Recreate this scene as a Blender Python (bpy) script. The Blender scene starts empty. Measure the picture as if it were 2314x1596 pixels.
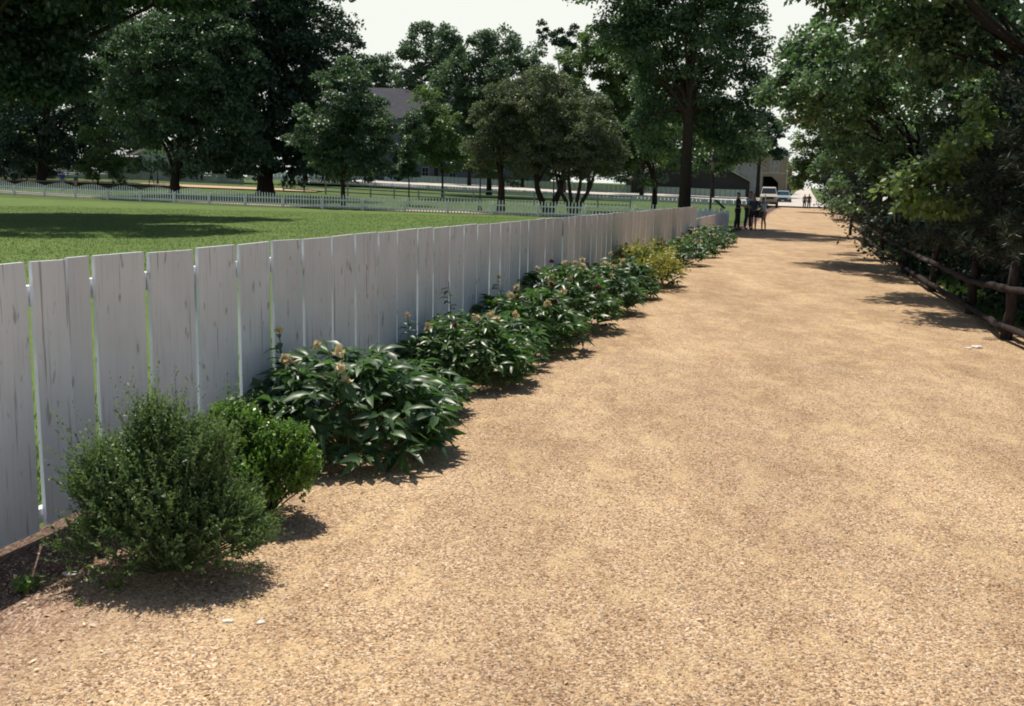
import bpy, bmesh, math, random
import numpy as np
from mathutils import Vector, Matrix
R = math.radians
scn = bpy.context.scene
COL = scn.collection
# ------------------------------------------------------------------ camera, world, sun
PITCH, ROLL, EYE = R(9.34), R(1.25), 1.6
cd = bpy.data.cameras.new('camera'); cam = bpy.data.objects.new('camera', cd); COL.objects.link(cam)
cd.lens = 35.0; cd.sensor_width = 36.0; cd.clip_start = 0.05; cd.clip_end = 3000
cam.matrix_world = Matrix.Translation((0, 0, EYE)) @ Matrix.Rotation(math.pi/2-PITCH, 4, 'X') @ Matrix.Rotation(ROLL, 4, 'Z')
cd.dof.use_dof = True; cd.dof.focus_distance = 8.0; cd.dof.aperture_fstop = 16.0
scn.camera = cam
SUN_EL = R(63)
SAZ = R(-20)                                   # from +Y towards -X
sdir = Vector((math.sin(SAZ)*math.cos(SUN_EL), math.cos(SAZ)*math.cos(SUN_EL), math.sin(SUN_EL)))
w = bpy.data.worlds.new('World'); scn.world = w; w.use_nodes = True
nt = w.node_tree; bg = nt.nodes['Background']
sky = nt.nodes.new('ShaderNodeTexSky'); sky.sky_type = 'NISHITA'; sky.sun_disc = False
sky.sun_elevation = SUN_EL; sky.sun_rotation = SAZ; sky.dust_density = 1.0; sky.air_density = 1.0; sky.ozone_density = 1.0
wtc = nt.nodes.new('ShaderNodeTexCoord'); wsp = nt.nodes.new('ShaderNodeSeparateXYZ'); nt.links.new(wtc.outputs['Generated'], wsp.inputs[0])
wrp = nt.nodes.new('ShaderNodeValToRGB'); wrp.color_ramp.elements[0].position = .185; wrp.color_ramp.elements[0].color = (1,1,1,1)
wrp.color_ramp.elements[1].position = .25; wrp.color_ramp.elements[1].color = (0,0,0,1); wrp.color_ramp.interpolation = 'EASE'
nt.links.new(wsp.outputs[2], wrp.inputs[0])
wmx = nt.nodes.new('ShaderNodeMix'); wmx.data_type = 'RGBA'; wmx.inputs[7].default_value = (12.0, 12.3, 11.4, 1)   # hazy bright summer horizon
nt.links.new(wrp.outputs[0], wmx.inputs[0]); nt.links.new(sky.outputs[0], wmx.inputs[6])
nt.links.new(wmx.outputs[2], bg.inputs[0]); bg.inputs[1].default_value = 0.078
ld = bpy.data.lights.new('sun', 'SUN'); ld.energy = 5.0; ld.angle = R(0.5); ld.color = (1.0, 0.93, 0.82)
sun = bpy.data.objects.new('sun', ld); COL.objects.link(sun)
sun.rotation_euler = sdir.to_track_quat('Z', 'Y').to_euler()
scn.render.engine = 'CYCLES'
scn.view_settings.view_transform = 'Standard'; scn.view_settings.look = 'None'
scn.view_settings.gamma = 1.0; scn.view_settings.use_curve_mapping = False
scn.view_settings.exposure = 0.0
cy = scn.cycles
cy.max_bounces = 7; cy.diffuse_bounces = 4; cy.glossy_bounces = 2; cy.transmission_bounces = 3; cy.transparent_max_bounces = 4
cy.filter_width = 1.9

# ------------------------------------------------------------------ terrain and pixel helpers
FPX = 2249.7
M3 = cam.matrix_world.to_3x3()
EYEV = Vector((0, 0, EYE))
def sstep(a, b, x):
    t = np.clip((np.asarray(x, float)-a)/(b-a), 0, 1); return t*t*(3-2*t)
def T(x, y):
    x = np.asarray(x, float); y = np.asarray(y, float)
    return sstep(55, 118, y)*np.clip(.27+.021*(25.6-x), .15, 1.7) + np.clip(y-115, 0, 260)*.017*sstep(-75, -20, x)
def Tz(x, y): return float(T(x, y))
def ray(px, py): return M3 @ Vector(((px-1157)/FPX, -(py-798)/FPX, -1))
def at(px, py, Y):
    d = ray(px, py); return EYEV + d*(Y/d.y)
def G(px, py, z=0.0):
    d = ray(px, py); return EYEV + d*((z-EYE)/d.z)
def onY(px, Y):                                # ground point under an image column at distance Y
    d = ray(px, 430); x = d.x/d.y*Y; return Vector((x, Y, Tz(x, Y)))

# ------------------------------------------------------------------ mesh helpers
class MB:
    def __init__(s): s.v = []; s.f = []; s.n = 0; s.t = []; s.m = []; s.cur = 0
    def add(s, v, f, tint=None):
        v = np.asarray(v, float).reshape(-1, 3)
        s.v.append(v); s.f.extend([tuple(int(i)+s.n for i in q) for q in f]); s.m.extend([s.cur]*len(f))
        s.t.append(np.full(len(v), 1.0) if tint is None else np.broadcast_to(np.asarray(tint, float), (len(v),)))
        s.n += len(v); return s
    def box(s, x0, x1, y0, y1, z0, z1, M=None):
        v = np.array([[x, y, z] for z in (z0, z1) for y in (y0, y1) for x in (x0, x1)], float)
        if M is not None: v = xf(M, v)
        return s.add(v, [(0,2,3,1),(4,5,7,6),(0,1,5,4),(1,3,7,5),(3,2,6,7),(2,0,4,6)])
    def obox(s, p, u, w_, h, size):                # oriented box: origin p, axes u,w_,h ; size lens
        p = np.array(p, float); A = [np.array(a, float)*L for a, L in zip((u, w_, h), size)]
        v = [p+A[0]*i+A[1]*j+A[2]*k for k in (0,1) for j in (0,1) for i in (0,1)]
        return s.add(v, [(0,2,3,1),(4,5,7,6),(0,1,5,4),(1,3,7,5),(3,2,6,7),(2,0,4,6)])
    def tube(s, pts, rad, n=6, cap=True):
        pts = [Vector(p) for p in pts]; vs = []; k = len(pts)
        if not hasattr(rad, '__len__'): rad = [rad]*k
        ref = Vector((0.3, 0.9, 0.2)).normalized()
        for i, p in enumerate(pts):
            d = (pts[min(i+1, k-1)]-pts[max(i-1, 0)])
            if d.length < 1e-9: d = Vector((0,0,1))
            d.normalize()
            a = d.cross(ref)
            if a.length < .1: a = d.cross(Vector((1,0,0)))
            a.normalize(); b = d.cross(a)
            for j in range(n):
                t = 2*math.pi*j/n; vs.append(p+(a*math.cos(t)+b*math.sin(t))*rad[i])
        f = [(i*n+j, i*n+(j+1)%n, (i+1)*n+(j+1)%n, (i+1)*n+j) for i in range(k-1) for j in range(n)]
        if cap: f += [tuple(range(n))[::-1], tuple((k-1)*n+j for j in range(n))]
        return s.add([tuple(v) for v in vs], f)
    def lathe(s, prof, c=(0,0,0), n=16, axis='Z', sx=1, sy=1):
        vs = []
        for r, z in prof:
            for j in range(n):
                t = 2*math.pi*j/n; a, b = r*math.cos(t)*sx, r*math.sin(t)*sy
                q = (a, b, z) if axis == 'Z' else ((z, a, b) if axis == 'X' else (a, z, b))
                vs.append((q[0]+c[0], q[1]+c[1], q[2]+c[2]))
        k = len(prof)
        f = [(i*n+j, i*n+(j+1)%n, (i+1)*n+(j+1)%n, (i+1)*n+j) for i in range(k-1) for j in range(n)]
        f += [tuple(range(n))[::-1], tuple((k-1)*n+j for j in range(n))]
        return s.add(vs, f)
    def prism(s, poly, o, u, v_, ext):             # polygon (a,b) in plane o + a*u + b*v_, extruded by vector ext
        o, u, v_, ext = [np.array(q, float) for q in (o, u, v_, ext)]
        n = len(poly); P = [o+u*a+v_*b for a, b in poly]; V = P+[p+ext for p in P]
        return s.add(V, [tuple(range(n))[::-1], tuple(range(n, 2*n))]+[(i, (i+1)%n, n+(i+1)%n, n+i) for i in range(n)])
    def build(s, name, mat, parent=None, smooth=False, loc=None):
        me = bpy.data.meshes.new(name)
        V = np.concatenate(s.v) if s.v else np.zeros((0,3))
        me.from_pydata(V.tolist(), [], s.f)
        for mm in (mat if isinstance(mat, (list, tuple)) else [mat]): me.materials.append(mm)
        if isinstance(mat, (list, tuple)): me.polygons.foreach_set('material_index', s.m)
        t = np.concatenate(s.t) if s.t else np.zeros(0)
        at_ = me.attributes.new('tint', 'FLOAT', 'POINT'); at_.data.foreach_set('value', t.astype(np.float32))
        if smooth: me.polygons.foreach_set('use_smooth', [True]*len(me.polygons))
        me.update()
        return link(name, me, parent, loc)
def xf(M, v): 
    A = np.array(M); return v@A[:3,:3].T+A[:3,3]
def link(name, me, parent=None, loc=None):
    o = bpy.data.objects.new(name, me); COL.objects.link(o)
    if parent: o.parent = parent
    if loc is not None: o.location = loc
    return o
def tag(o, label, cat, group=None):
    o['label'] = label; o['category'] = cat
    if group: o['group'] = group
    return o
def thing(name, label, cat, loc=(0,0,0), rz=0, group=None):
    o = link(name, None); o.location = loc; o.rotation_euler = (0, 0, rz); return tag(o, label, cat, group)

def quads_obj(name, V, nv, faces, mat, parent=None, tint=None, smooth=False, loc=None):
    """V (N,nv,3) copies of one little patch of faces -> one mesh, fast path"""
    N = len(V); me = bpy.data.meshes.new(name)
    me.vertices.add(N*nv); me.vertices.foreach_set('co', V.reshape(-1).astype(np.float32))
    F_ = []; ls = []; base = np.arange(N)*nv
    tot = sum(len(f) for f in faces)
    idx = np.concatenate([np.array(f) for f in faces])
    loops = (base[:, None]+idx[None, :]).reshape(-1)
    starts = np.cumsum([0]+[len(f) for f in faces[:-1]]); tots = np.array([len(f) for f in faces])
    me.loops.add(len(loops)); me.loops.foreach_set('vertex_index', loops.astype(np.int32))
    me.polygons.add(N*len(faces))
    me.polygons.foreach_set('loop_start', (np.arange(N)[:, None]*tot+starts[None, :]).reshape(-1).astype(np.int32))
    me.polygons.foreach_set('loop_total', np.tile(tots, N).astype(np.int32))
    me.materials.append(mat)
    a = me.attributes.new('tint', 'FLOAT', 'POINT')
    a.data.foreach_set('value', np.repeat(np.ones(N) if tint is None else tint, nv).astype(np.float32))
    if smooth: me.polygons.foreach_set('use_smooth', [True]*len(me.polygons))
    me.update(calc_edges=True); me.validate()
    return link(name, me, parent, loc)
def unit(a): return a/np.maximum(np.linalg.norm(a, axis=-1, keepdims=True), 1e-9)
def kites(C, D, N_, L, W):
    """kite leaves: base C, along D, normal N_"""
    D = unit(D); S = unit(np.cross(D, N_)); L = np.asarray(L)[..., None]; W = np.asarray(W)[..., None]
    Nn = np.cross(S, D)
    return np.stack([C, C+D*L*.45+S*W*.5+Nn*L*.06, C+D*L, C+D*L*.45-S*W*.5+Nn*L*.06], 1)
def lances(C, D, N_, L, W, droop):
    """long folded leaf, arching over: 3 cross rows + tip"""
    D = unit(D); S = unit(np.cross(D, N_)); Nn = np.cross(S, D)
    L = np.asarray(L)[..., None]; W = np.asarray(W)[..., None]; dr = np.asarray(droop)[..., None]
    def mid(t): return C+D*L*t+Nn*L*(.18*t-dr*t*t)
    up = Nn
    r = [mid(0.0)]
    for t, wd in ((.3, .42), (.62, .5)):
        m = mid(t); r += [m+S*W*wd+up*W*.22, m, m-S*W*wd+up*W*.22]
    r.append(mid(1.0))
    return np.stack(r, 1)
LANCE_F = [(0,1,2),(0,2,3),(1,4,5,2),(2,5,6,3),(4,7,5),(5,7,6)]

# ------------------------------------------------------------------ materials
def newmat(name):
    m = bpy.data.materials.new(name); m.use_nodes = True
    nt = m.node_tree; return m, nt, nt.nodes['Principled BSDF'], nt.nodes['Material Output']
def nd(nt, t, **k):
    n = nt.nodes.new(t)
    for a, b in k.items(): setattr(n, a, b)
    return n
def ramp(nt, src, stops):
    r = nd(nt, 'ShaderNodeValToRGB'); e = r.color_ramp.elements
    while len(e) < len(stops): e.new(0.5)
    for el, (p, c) in zip(e, stops): el.position = p; el.color = (*c, 1) if len(c) == 3 else c
    nt.links.new(src, r.inputs[0]); return r.outputs[0]
def coords(nt, scale=(1,1,1), rot=(0,0,0), kind='Object'):
    tc = nd(nt, 'ShaderNodeTexCoord'); mp = nd(nt, 'ShaderNodeMapping')
    mp.inputs['Scale'].default_value = scale; mp.inputs['Rotation'].default_value = rot
    nt.links.new(tc.outputs[kind], mp.inputs[0]); return mp.outputs[0]
def noise(nt, vec, scale, detail=4, rough=.55):
    n = nd(nt, 'ShaderNodeTexNoise'); n.inputs['Scale'].default_value = scale; n.inputs['Detail'].default_value = detail
    n.inputs['Roughness'].default_value = rough; nt.links.new(vec, n.inputs['Vector']); return n.outputs['Fac']
def mixc(nt, fac, a, b, mode='MIX'):
    m = nd(nt, 'ShaderNodeMix', data_type='RGBA', blend_type=mode)
    for s_, v in ((0, fac), (6, a), (7, b)):
        if hasattr(v, 'links') or hasattr(v, 'is_linked'): nt.links.new(v, m.inputs[s_])
        else: m.inputs[s_].default_value = v if not isinstance(v, tuple) or len(v) == 4 else (*v, 1)
    return m.outputs[2]
def bump(nt, h, strength, dist, bs):
    b = nd(nt, 'ShaderNodeBump'); b.inputs['Strength'].default_value = strength; b.inputs['Distance'].default_value = dist
    nt.links.new(h, b.inputs['Height']); nt.links.new(b.outputs[0], bs.inputs['Normal'])
def plain(name, c, rough=.6, var=.25, scale=8, metal=0, bmp=0, spec=.5):
    m, nt, bs, out = newmat(name); v = coords(nt)
    f = noise(nt, v, scale); lo = tuple(x*(1-var) for x in c); hi = tuple(min(1, x*(1+var)) for x in c)
    nt.links.new(ramp(nt, f, [(.3, lo), (.7, hi)]), bs.inputs['Base Color'])
    bs.inputs['Roughness'].default_value = rough; bs.inputs['Metallic'].default_value = metal
    bs.inputs['Specular IOR Level'].default_value = spec
    if bmp: bump(nt, noise(nt, v, scale*4), .5, bmp, bs)
    return m
def leafmat(name, c1, c2, rough=.45, trans=.3, spec=.5, tcol=None):
    m, nt, bs, out = newmat(name)
    a = nd(nt, 'ShaderNodeAttribute', attribute_name='tint')
    col = ramp(nt, a.outputs['Fac'], [(0, c1), (1, c2)])
    nt.links.new(col, bs.inputs['Base Color']); bs.inputs['Roughness'].default_value = rough
    bs.inputs['Specular IOR Level'].default_value = spec
    tr = nd(nt, 'ShaderNodeBsdfTranslucent'); mx = nd(nt, 'ShaderNodeMixShader'); mx.inputs[0].default_value = trans
    tc = mixc(nt, 1.0, col, tcol or (1.25, 1.5, .8), 'MULTIPLY')
    nt.links.new(tc, tr.inputs[0])
    nt.links.new(bs.outputs[0], mx.inputs[1]); nt.links.new(tr.outputs[0], mx.inputs[2]); nt.links.new(mx.outputs[0], out.inputs[0])
    return m
DIRX, DIRY = 0.2768, 0.9609                     # the plank fence's heading
FP0 = Vector((-2.12, 4.027, 0))

def gravel_mat():
    m, nt, bs, out = newmat('gravel'); v = coords(nt)
    # pebbles
    def vorc(sc, seed):
        q = nd(nt, 'ShaderNodeTexVoronoi'); q.inputs['Scale'].default_value = sc
        mp_ = nd(nt, 'ShaderNodeMapping'); mp_.inputs['Location'].default_value = (seed, seed*.7, 0); nt.links.new(v, mp_.inputs[0]); nt.links.new(mp_.outputs[0], q.inputs['Vector'])
        sp_ = nd(nt, 'ShaderNodeSeparateColor'); nt.links.new(q.outputs['Color'], sp_.inputs[0]); return q, sp_
    vor, sep = vorc(112, 0)
    peb = ramp(nt, sep.outputs[0], [(0, (.085,.048,.035)), (.22, (.20,.11,.065)), (.42, (.43,.29,.175)), (.66, (.54,.385,.235)), (.86, (.62,.48,.33)), (1, (.80,.70,.58))])
    vor2, sep2 = vorc(190, 3)
    peb2 = ramp(nt, sep2.outputs[1], [(0, (.12,.065,.045)), (.25, (.37,.24,.14)), (.6, (.55,.40,.25)), (1, (.72,.58,.42))])
    fine = noise(nt, v, 9, 3)
    c = mixc(nt, .28, peb, peb2)
    # how brown the gravel is from place to place
    wn = noise(nt, coords(nt, (1, .5, 1), (0, 0, R(16))), 1.5, 5, .65)
    c = mixc(nt, 1.0, c, ramp(nt, wn, [(.32, (.80,.76,.72)), (.66, (1.14,1.16,1.18))]), 'MULTIPLY')
    # sandy patches where the fines show
    vs = coords(nt, (1.5, .8, 1), (0, 0, R(16)))
    pn = noise(nt, vs, 3.0, 7, .72)
    pm = ramp(nt, pn, [(.50, (0,0,0)), (.64, (.62,.62,.62))])
    holes = ramp(nt, sep2.outputs[2], [(.0, (.15,.15,.15)), (.3, (1,1,1))])
    pm = mixc(nt, 1.0, pm, holes, 'MULTIPLY')
    c = mixc(nt, pm, c, (.64,.485,.285))
    # bark litter by the foot of the fence, fading into gravel
    sx = nd(nt, 'ShaderNodeSeparateXYZ'); nt.links.new(coords(nt), sx.inputs[0])
    def math_(op, a, b):
        q = nd(nt, 'ShaderNodeMath', operation=op)
        for i, x in enumerate((a, b)):
            if hasattr(x, 'links') or hasattr(x, 'is_linked'): nt.links.new(x, q.inputs[i])
            else: q.inputs[i].default_value = x
        return q.outputs[0]
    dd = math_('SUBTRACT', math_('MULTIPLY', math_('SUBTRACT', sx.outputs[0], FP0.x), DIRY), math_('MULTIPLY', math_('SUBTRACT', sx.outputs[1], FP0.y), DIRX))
    c = mixc(nt, 1.0, c, (1.10,1.06,.99), 'MULTIPLY')
    wob = math_('ADD', dd, math_('MULTIPLY', math_('SUBTRACT', noise(nt, coords(nt), 1.6, 4), .5), 1.3))
    lit = ramp(nt, wob, [(.35, (.95,.95,.95)), (1.35, (0,0,0))])
    shade_strip = ramp(nt, math_('ADD', dd, math_('MULTIPLY', math_('SUBTRACT', noise(nt, coords(nt), 5, 4), .5), .5)), [(.30, (1,1,1)), (.55, (0,0,0))])  # ground darkened along the fence foot, painting its cast shadow deeper
    nearf = ramp(nt, math_('MULTIPLY', sx.outputs[1], .1), [(.35, (1,1,1)), (.75, (.62,.62,.62))])
    lm = mixc(nt, 1.0, lit, nearf, 'MULTIPLY')
    chips = nd(nt, 'ShaderNodeTexVoronoi'); chips.inputs['Scale'].default_value = 60
    nt.links.new(coords(nt, (1.7, .7, 1), (0, 0, R(30))), chips.inputs['Vector'])
    sc = nd(nt, 'ShaderNodeSeparateColor'); nt.links.new(chips.outputs['Color'], sc.inputs[0])
    cc = ramp(nt, sc.outputs[2], [(0, (.09,.045,.035)), (.3, (.27,.15,.105)), (.7, (.46,.30,.22)), (1, (.66,.53,.45))])
    c = mixc(nt, lm, c, cc)
    c = mixc(nt, shade_strip, c, mixc(nt, .7, cc, (.035,.022,.016)))
    # broad worn streaks along the path
    big = noise(nt, coords(nt, (.9, .16, 1), (0, 0, R(16))), 1.1, 5, .6)
    c = mixc(nt, 1.0, c, ramp(nt, big, [(.3, (.82,.80,.80)), (.7, (1.12,1.12,1.1))]), 'MULTIPLY')
    nt.links.new(c, bs.inputs['Base Color']); bs.inputs['Roughness'].default_value = .9; bs.inputs['Specular IOR Level'].default_value = .2
    h = math_('ADD', math_('MULTIPLY', vor.outputs['Distance'], -1.0), math_('MULTIPLY', fine, 1.2))
    bump(nt, h, .7, .008, bs)
    return m
def grass_mat(name, a, b, sc=1.0):
    m, nt, bs, out = newmat(name); v = coords(nt)
    n1 = noise(nt, v, .35*sc, 5, .6); n2 = noise(nt, coords(nt, (.5, 1.6, 1)), 3.5, 6, .75)
    c = ramp(nt, n1, [(.3, a), (.7, b)])
    c = mixc(nt, 1.0, c, ramp(nt, n2, [(.25, (.70,.74,.70)), (.75, (1.3,1.26,1.2))]), 'MULTIPLY')
    n3 = noise(nt, v, 1.7, 4, .7)
    c = mixc(nt, ramp(nt, n3, [(.54, (0,0,0)), (.74, (.55,.55,.55))]), c, (.16,.15,.05))
    nt.links.new(c, bs.inputs['Base Color']); bs.inputs['Roughness'].default_value = .85; bs.inputs['Specular IOR Level'].default_value = .15
    bump(nt, noise(nt, v, 60, 6, .75), .6, .02, bs); return m
def paint_mat(name, base=(.77,.81,.87), stain=.5):
    m, nt, bs, out = newmat(name)
    oi = nd(nt, 'ShaderNodeObjectInfo')
    tc = nd(nt, 'ShaderNodeTexCoord'); off = nd(nt, 'ShaderNodeVectorMath', operation='ADD')
    cmb = nd(nt, 'ShaderNodeCombineXYZ'); mul = nd(nt, 'ShaderNodeMath', operation='MULTIPLY'); mul.inputs[1].default_value = 37
    nt.links.new(oi.outputs['Random'], mul.inputs[0]); nt.links.new(mul.outputs[0], cmb.inputs[2])
    nt.links.new(tc.outputs['Object'], off.inputs[0]); nt.links.new(cmb.outputs[0], off.inputs[1])
    def mp(s):
        q = nd(nt, 'ShaderNodeMapping'); q.inputs['Scale'].default_value = s; nt.links.new(off.outputs[0], q.inputs[0]); return q.outputs[0]
    grain = noise(nt, mp((30, 30, 1.4)), 1.6, 5, .65)          # long vertical streaks
    crack = noise(nt, mp((22, 22, .8)), 2.1, 3, .5)
    knot = noise(nt, mp((9, 9, 3.4)), 2.6, 2, .4)
    blot = noise(nt, mp((1.5, 1.5, 1.0)), 1.6, 4, .6)
    c = ramp(nt, blot, [(.3, tuple(x*.90 for x in base)), (.7, tuple(x*1.05 for x in base))])
    c = mixc(nt, ramp(nt, grain, [(.50, (0,0,0)), (.72, (.42*stain,)*3)]), c, (.34,.31,.31))
    c = mixc(nt, ramp(nt, crack, [(.64, (0,0,0)), (.685, (1.1*stain,)*3)]), c, (.16,.12,.10))
    c = mixc(nt, ramp(nt, knot, [(.66, (0,0,0)), (.73, (1.1*stain,)*3)]), c, (.20,.15,.12))
    v1 = nd(nt, 'ShaderNodeMath', operation='MULTIPLY_ADD'); v1.inputs[1].default_value = .12; v1.inputs[2].default_value = .92
    nt.links.new(oi.outputs['Random'], v1.inputs[0])
    cb = nd(nt, 'ShaderNodeCombineColor')
    for i in range(3): nt.links.new(v1.outputs[0], cb.inputs[i])
    c = mixc(nt, 1.0, c, cb.outputs[0], 'MULTIPLY')
    nt.links.new(c, bs.inputs['Base Color']); bs.inputs['Roughness'].default_value = .6; bs.inputs['Specular IOR Level'].default_value = .3
    bump(nt, grain, .35, .004, bs); return m
def bark_mat(name, c):
    m, nt, bs, out = newmat(name)
    n = noise(nt, coords(nt, (9, 9, 2)), 3, 5, .7)
    nt.links.new(ramp(nt, n, [(.3, tuple(x*.45 for x in c)), (.7, tuple(x*1.3 for x in c))]), bs.inputs['Base Color'])
    bs.inputs['Roughness'].default_value = .95; bs.inputs['Specular IOR Level'].default_value = .1; bump(nt, n, 1, .04, bs); return m
def siding_mat(name, c, step=.18, dark=.6, axis=2):
    m, nt, bs, out = newmat(name); v = coords(nt)
    s_ = nd(nt, 'ShaderNodeSeparateXYZ'); nt.links.new(v, s_.inputs[0])
    d = nd(nt, 'ShaderNodeMath', operation='DIVIDE'); d.inputs[1].default_value = step; nt.links.new(s_.outputs[axis], d.inputs[0])
    fr = nd(nt, 'ShaderNodeMath', operation='FRACT'); nt.links.new(d.outputs[0], fr.inputs[0])
    k = ramp(nt, fr.outputs[0], [(0, (dark,)*3), (.12, (1,1,1))])
    c_ = mixc(nt, 1.0, ramp(nt, noise(nt, v, 1.2, 5), [(.3, tuple(x*.8 for x in c)), (.7, tuple(x*1.15 for x in c))]), k, 'MULTIPLY')
    nt.links.new(c_, bs.inputs['Base Color']); bs.inputs['Roughness'].default_value = .8; bump(nt, fr.outputs[0], .4, .02, bs); return m
def brick_mat(name, c1, c2, mort):
    m, nt, bs, out = newmat(name)
    b = nd(nt, 'ShaderNodeTexBrick'); b.inputs['Scale'].default_value = 3.2
    b.inputs['Color1'].default_value = (*c1, 1); b.inputs['Color2'].default_value = (*c2, 1); b.inputs['Mortar'].default_value = (*mort, 1)
    nt.links.new(coords(nt, (1,1,1), (R(90), 0, 0)), b.inputs['Vector']); nt.links.new(b.outputs[0], bs.inputs['Base Color'])
    bs.inputs['Roughness'].default_value = .9; return m
def glass_mat(name, c=(.03,.04,.05)):
    m, nt, bs, out = newmat(name); bs.inputs['Base Color'].default_value = (*c, 1); bs.inputs['Roughness'].default_value = .06
    bs.inputs['Specular IOR Level'].default_value = .8; return m

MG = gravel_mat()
M_LAWN = grass_mat('lawn grass', (.088,.150,.034), (.135,.200,.050))
M_GRND = grass_mat('ground grass', (.055,.10,.022), (.09,.14,.035))
M_WALK = plain('pale walk', (.46,.33,.24), .9, .2, 3, bmp=.005)
M_STREET = plain('pale street', (.56,.51,.45), .9, .12, 1.5)
M_PAINT = paint_mat('weathered white paint')
M_PAINT2 = paint_mat('picket paint', (.76,.81,.85), .25)
M_RAW = plain('raw brown wood', (.10,.055,.03), .9, .4, 30)
M_BARK = bark_mat('bark', (.055,.042,.034)); M_BARK2 = bark_mat('smooth bark', (.075,.062,.052))
M_RAIL = bark_mat('rail wood', (.062,.050,.048))
M_MAPLE = leafmat('maple leaf', (.022,.054,.034), (.165,.245,.140), .42, .36, .5)
M_DARKLF = leafmat('dark leaf', (.010,.028,.024), (.080,.135,.082), .45, .30, .4)
M_LIGHTLF = leafmat('light leaf', (.050,.092,.036), (.210,.280,.110), .45, .40, .45)
M_OLIVE = leafmat('olive leaf', (.044,.060,.040), (.230,.265,.165), .5, .34, .35)
M_SHINY = leafmat('broad glossy leaf', (.018,.048,.030), (.215,.315,.165), .40, .34, .4)
M_BLUELF = leafmat('far leaf', (.040,.080,.060), (.150,.215,.130), .5, .38, .35)
M_PINE = leafmat('pine needle', (.016,.028,.020), (.055,.066,.042), .5, .12, .3)
M_PALE = leafmat('pale broad leaf', (.06,.10,.035), (.26,.34,.12), .38, .42, .5)
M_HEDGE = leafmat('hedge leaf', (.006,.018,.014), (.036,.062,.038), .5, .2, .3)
M_PEONY2 = leafmat('finer peony leaf', (.030,.075,.022), (.110,.195,.055), .36, .40, .5)
M_PEONY = leafmat('peony leaf', (.028,.075,.030), (.130,.225,.090), .40, .36, .5)
M_YEW = leafmat('yew leaf', (.038,.085,.042), (.210,.290,.110), .45, .34, .3)
M_BOX = leafmat('boxwood leaf', (.025,.080,.018), (.240,.380,.085), .34, .40, .5)
M_YELLF = leafmat('variegated leaf', (.20,.24,.05), (.55,.50,.12), .4, .3, .5, (1.2,1.2,.6))
M_STEM = plain('stem', (.07,.10,.035), .6, .3, 20)
M_DRY = leafmat('withered bloom', (.55,.42,.20), (.95,.86,.60), .8, .2, .2, (1,1,1))
M_RED = leafmat('dark red bloom', (.10,.012,.018), (.24,.03,.035), .6, .2, .3, (1,1,1))
M_GRASSB = leafmat('grass blade', (.045,.100,.018), (.130,.200,.045), .5, .3)
M_IRON = plain('black iron', (.015,.016,.018), .45, .2, 10)
M_GLASS = glass_mat('glass'); M_RUB = plain('rubber', (.02,.02,.02), .8, .2)
M_CHROME = plain('chrome', (.5,.5,.52), .2, .1, 5, metal=1)

# ------------------------------------------------------------------ setting: ground, lawn, path, walks, street
def sheet(name, rows, mat, cols=10, off=.004, kind='structure'):
    """rows: list of (p_left(x,y), p_right(x,y)); z from the terrain"""
    vs = []; f = []
    for a, b in rows:
        for j in range(cols+1):
            t = j/cols; x = a[0]+(b[0]-a[0])*t; y = a[1]+(b[1]-a[1])*t
            vs.append((x, y, Tz(x, y)+off+max(0, y-50)*off*.1))
    n = cols+1
    f = [(i*n+j, i*n+j+1, (i+1)*n+j+1, (i+1)*n+j) for i in range(len(rows)-1) for j in range(cols)]
    o = MB().add(vs, f).build(name, mat); o['kind'] = kind; return o
ys = [-60, -20] + list(np.arange(0, 50, 10.0)) + list(np.arange(50, 200, 2.5)) + [210,230,260,300,350,450,700,1200,2000]
sheet('ground', [((-1500 if y > 300 else -260, y), (1500 if y > 300 else 300, y)) for y in ys], M_GRND, 60, 0.0)
def fx(y): return FP0.x+(y-FP0.y)*DIRX/DIRY     # x of the plank fence line at distance y
PK = [(-45.5, 78.0), (-38.1, 75.2), (-17.3, 67.0), (-1.3, 61.2), (11.0, 56.6)]   # picket fence line
def pky(x):
    return float(np.interp(x, [p[0] for p in PK], [p[1] for p in PK]))
lrows = []
for k in range(0, 61):
    t = k/60; t2 = t
    row_l = (-60, -10+t2*(pky(-45.5)+10)); row_r = (fx(-10+t2*66), -10+t2*66)
    lrows.append((row_l, row_r))
sheet('lawn', lrows, M_LAWN, 24, .004)
# gravel path between plank fence and rail fence, on up the hill
RB = [(4.6,-10), (5.0,0), (5.55,6), (6.0,9.3), (6.55,13.6), (8.0,19), (13.3,37), (18,52), (26.2,80), (34.4,110), (42,140), (64.6,220), (87.5,300)]
def rbx(y): return float(np.interp(y, [p[1] for p in RB], [p[0] for p in RB]))
def lbx(y):
    return fx(y)-.16 if y < 42 else float(np.interp(y, [42, 105, 140, 220, 300], [fx(42), 26.2, 37.5, 61, 84.3]))
prow = [((lbx(y), y), (rbx(y)+.12*math.sin(y*2.1)+.08*math.sin(y*5.3), y)) for y in list(np.arange(-10, 60, .5))+list(np.arange(60, 119, 2.5))]
sheet('road', [((lbx(y), y), (rbx(y), y)) for y in np.arange(117.5, 301, 2.5)], M_STREET, 8, .02)
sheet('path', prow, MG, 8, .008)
sheet('sidewalk', [((x, pky(x)+1.1), (x, pky(x)+3.9)) for x in np.arange(-60, 9, 2.0)][::-1], M_WALK, 3, .012)
LW = [(x, 104+.0*x) for x in np.arange(-85, -14, 3.0)]
sheet('footpath', [((x, 96-.06*x*0), (x, 101)) for x in np.arange(-85, -16, 3.0)][::-1], plain('far tan path', (.55,.36,.22), .9), 3, .02)
sheet('street', [((x, 119+.25*(12-x)), (x+5, 158+.30*(12-x))) for x in np.arange(-30, 40, 2.5)][::-1], M_STREET, 14, .03)
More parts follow.
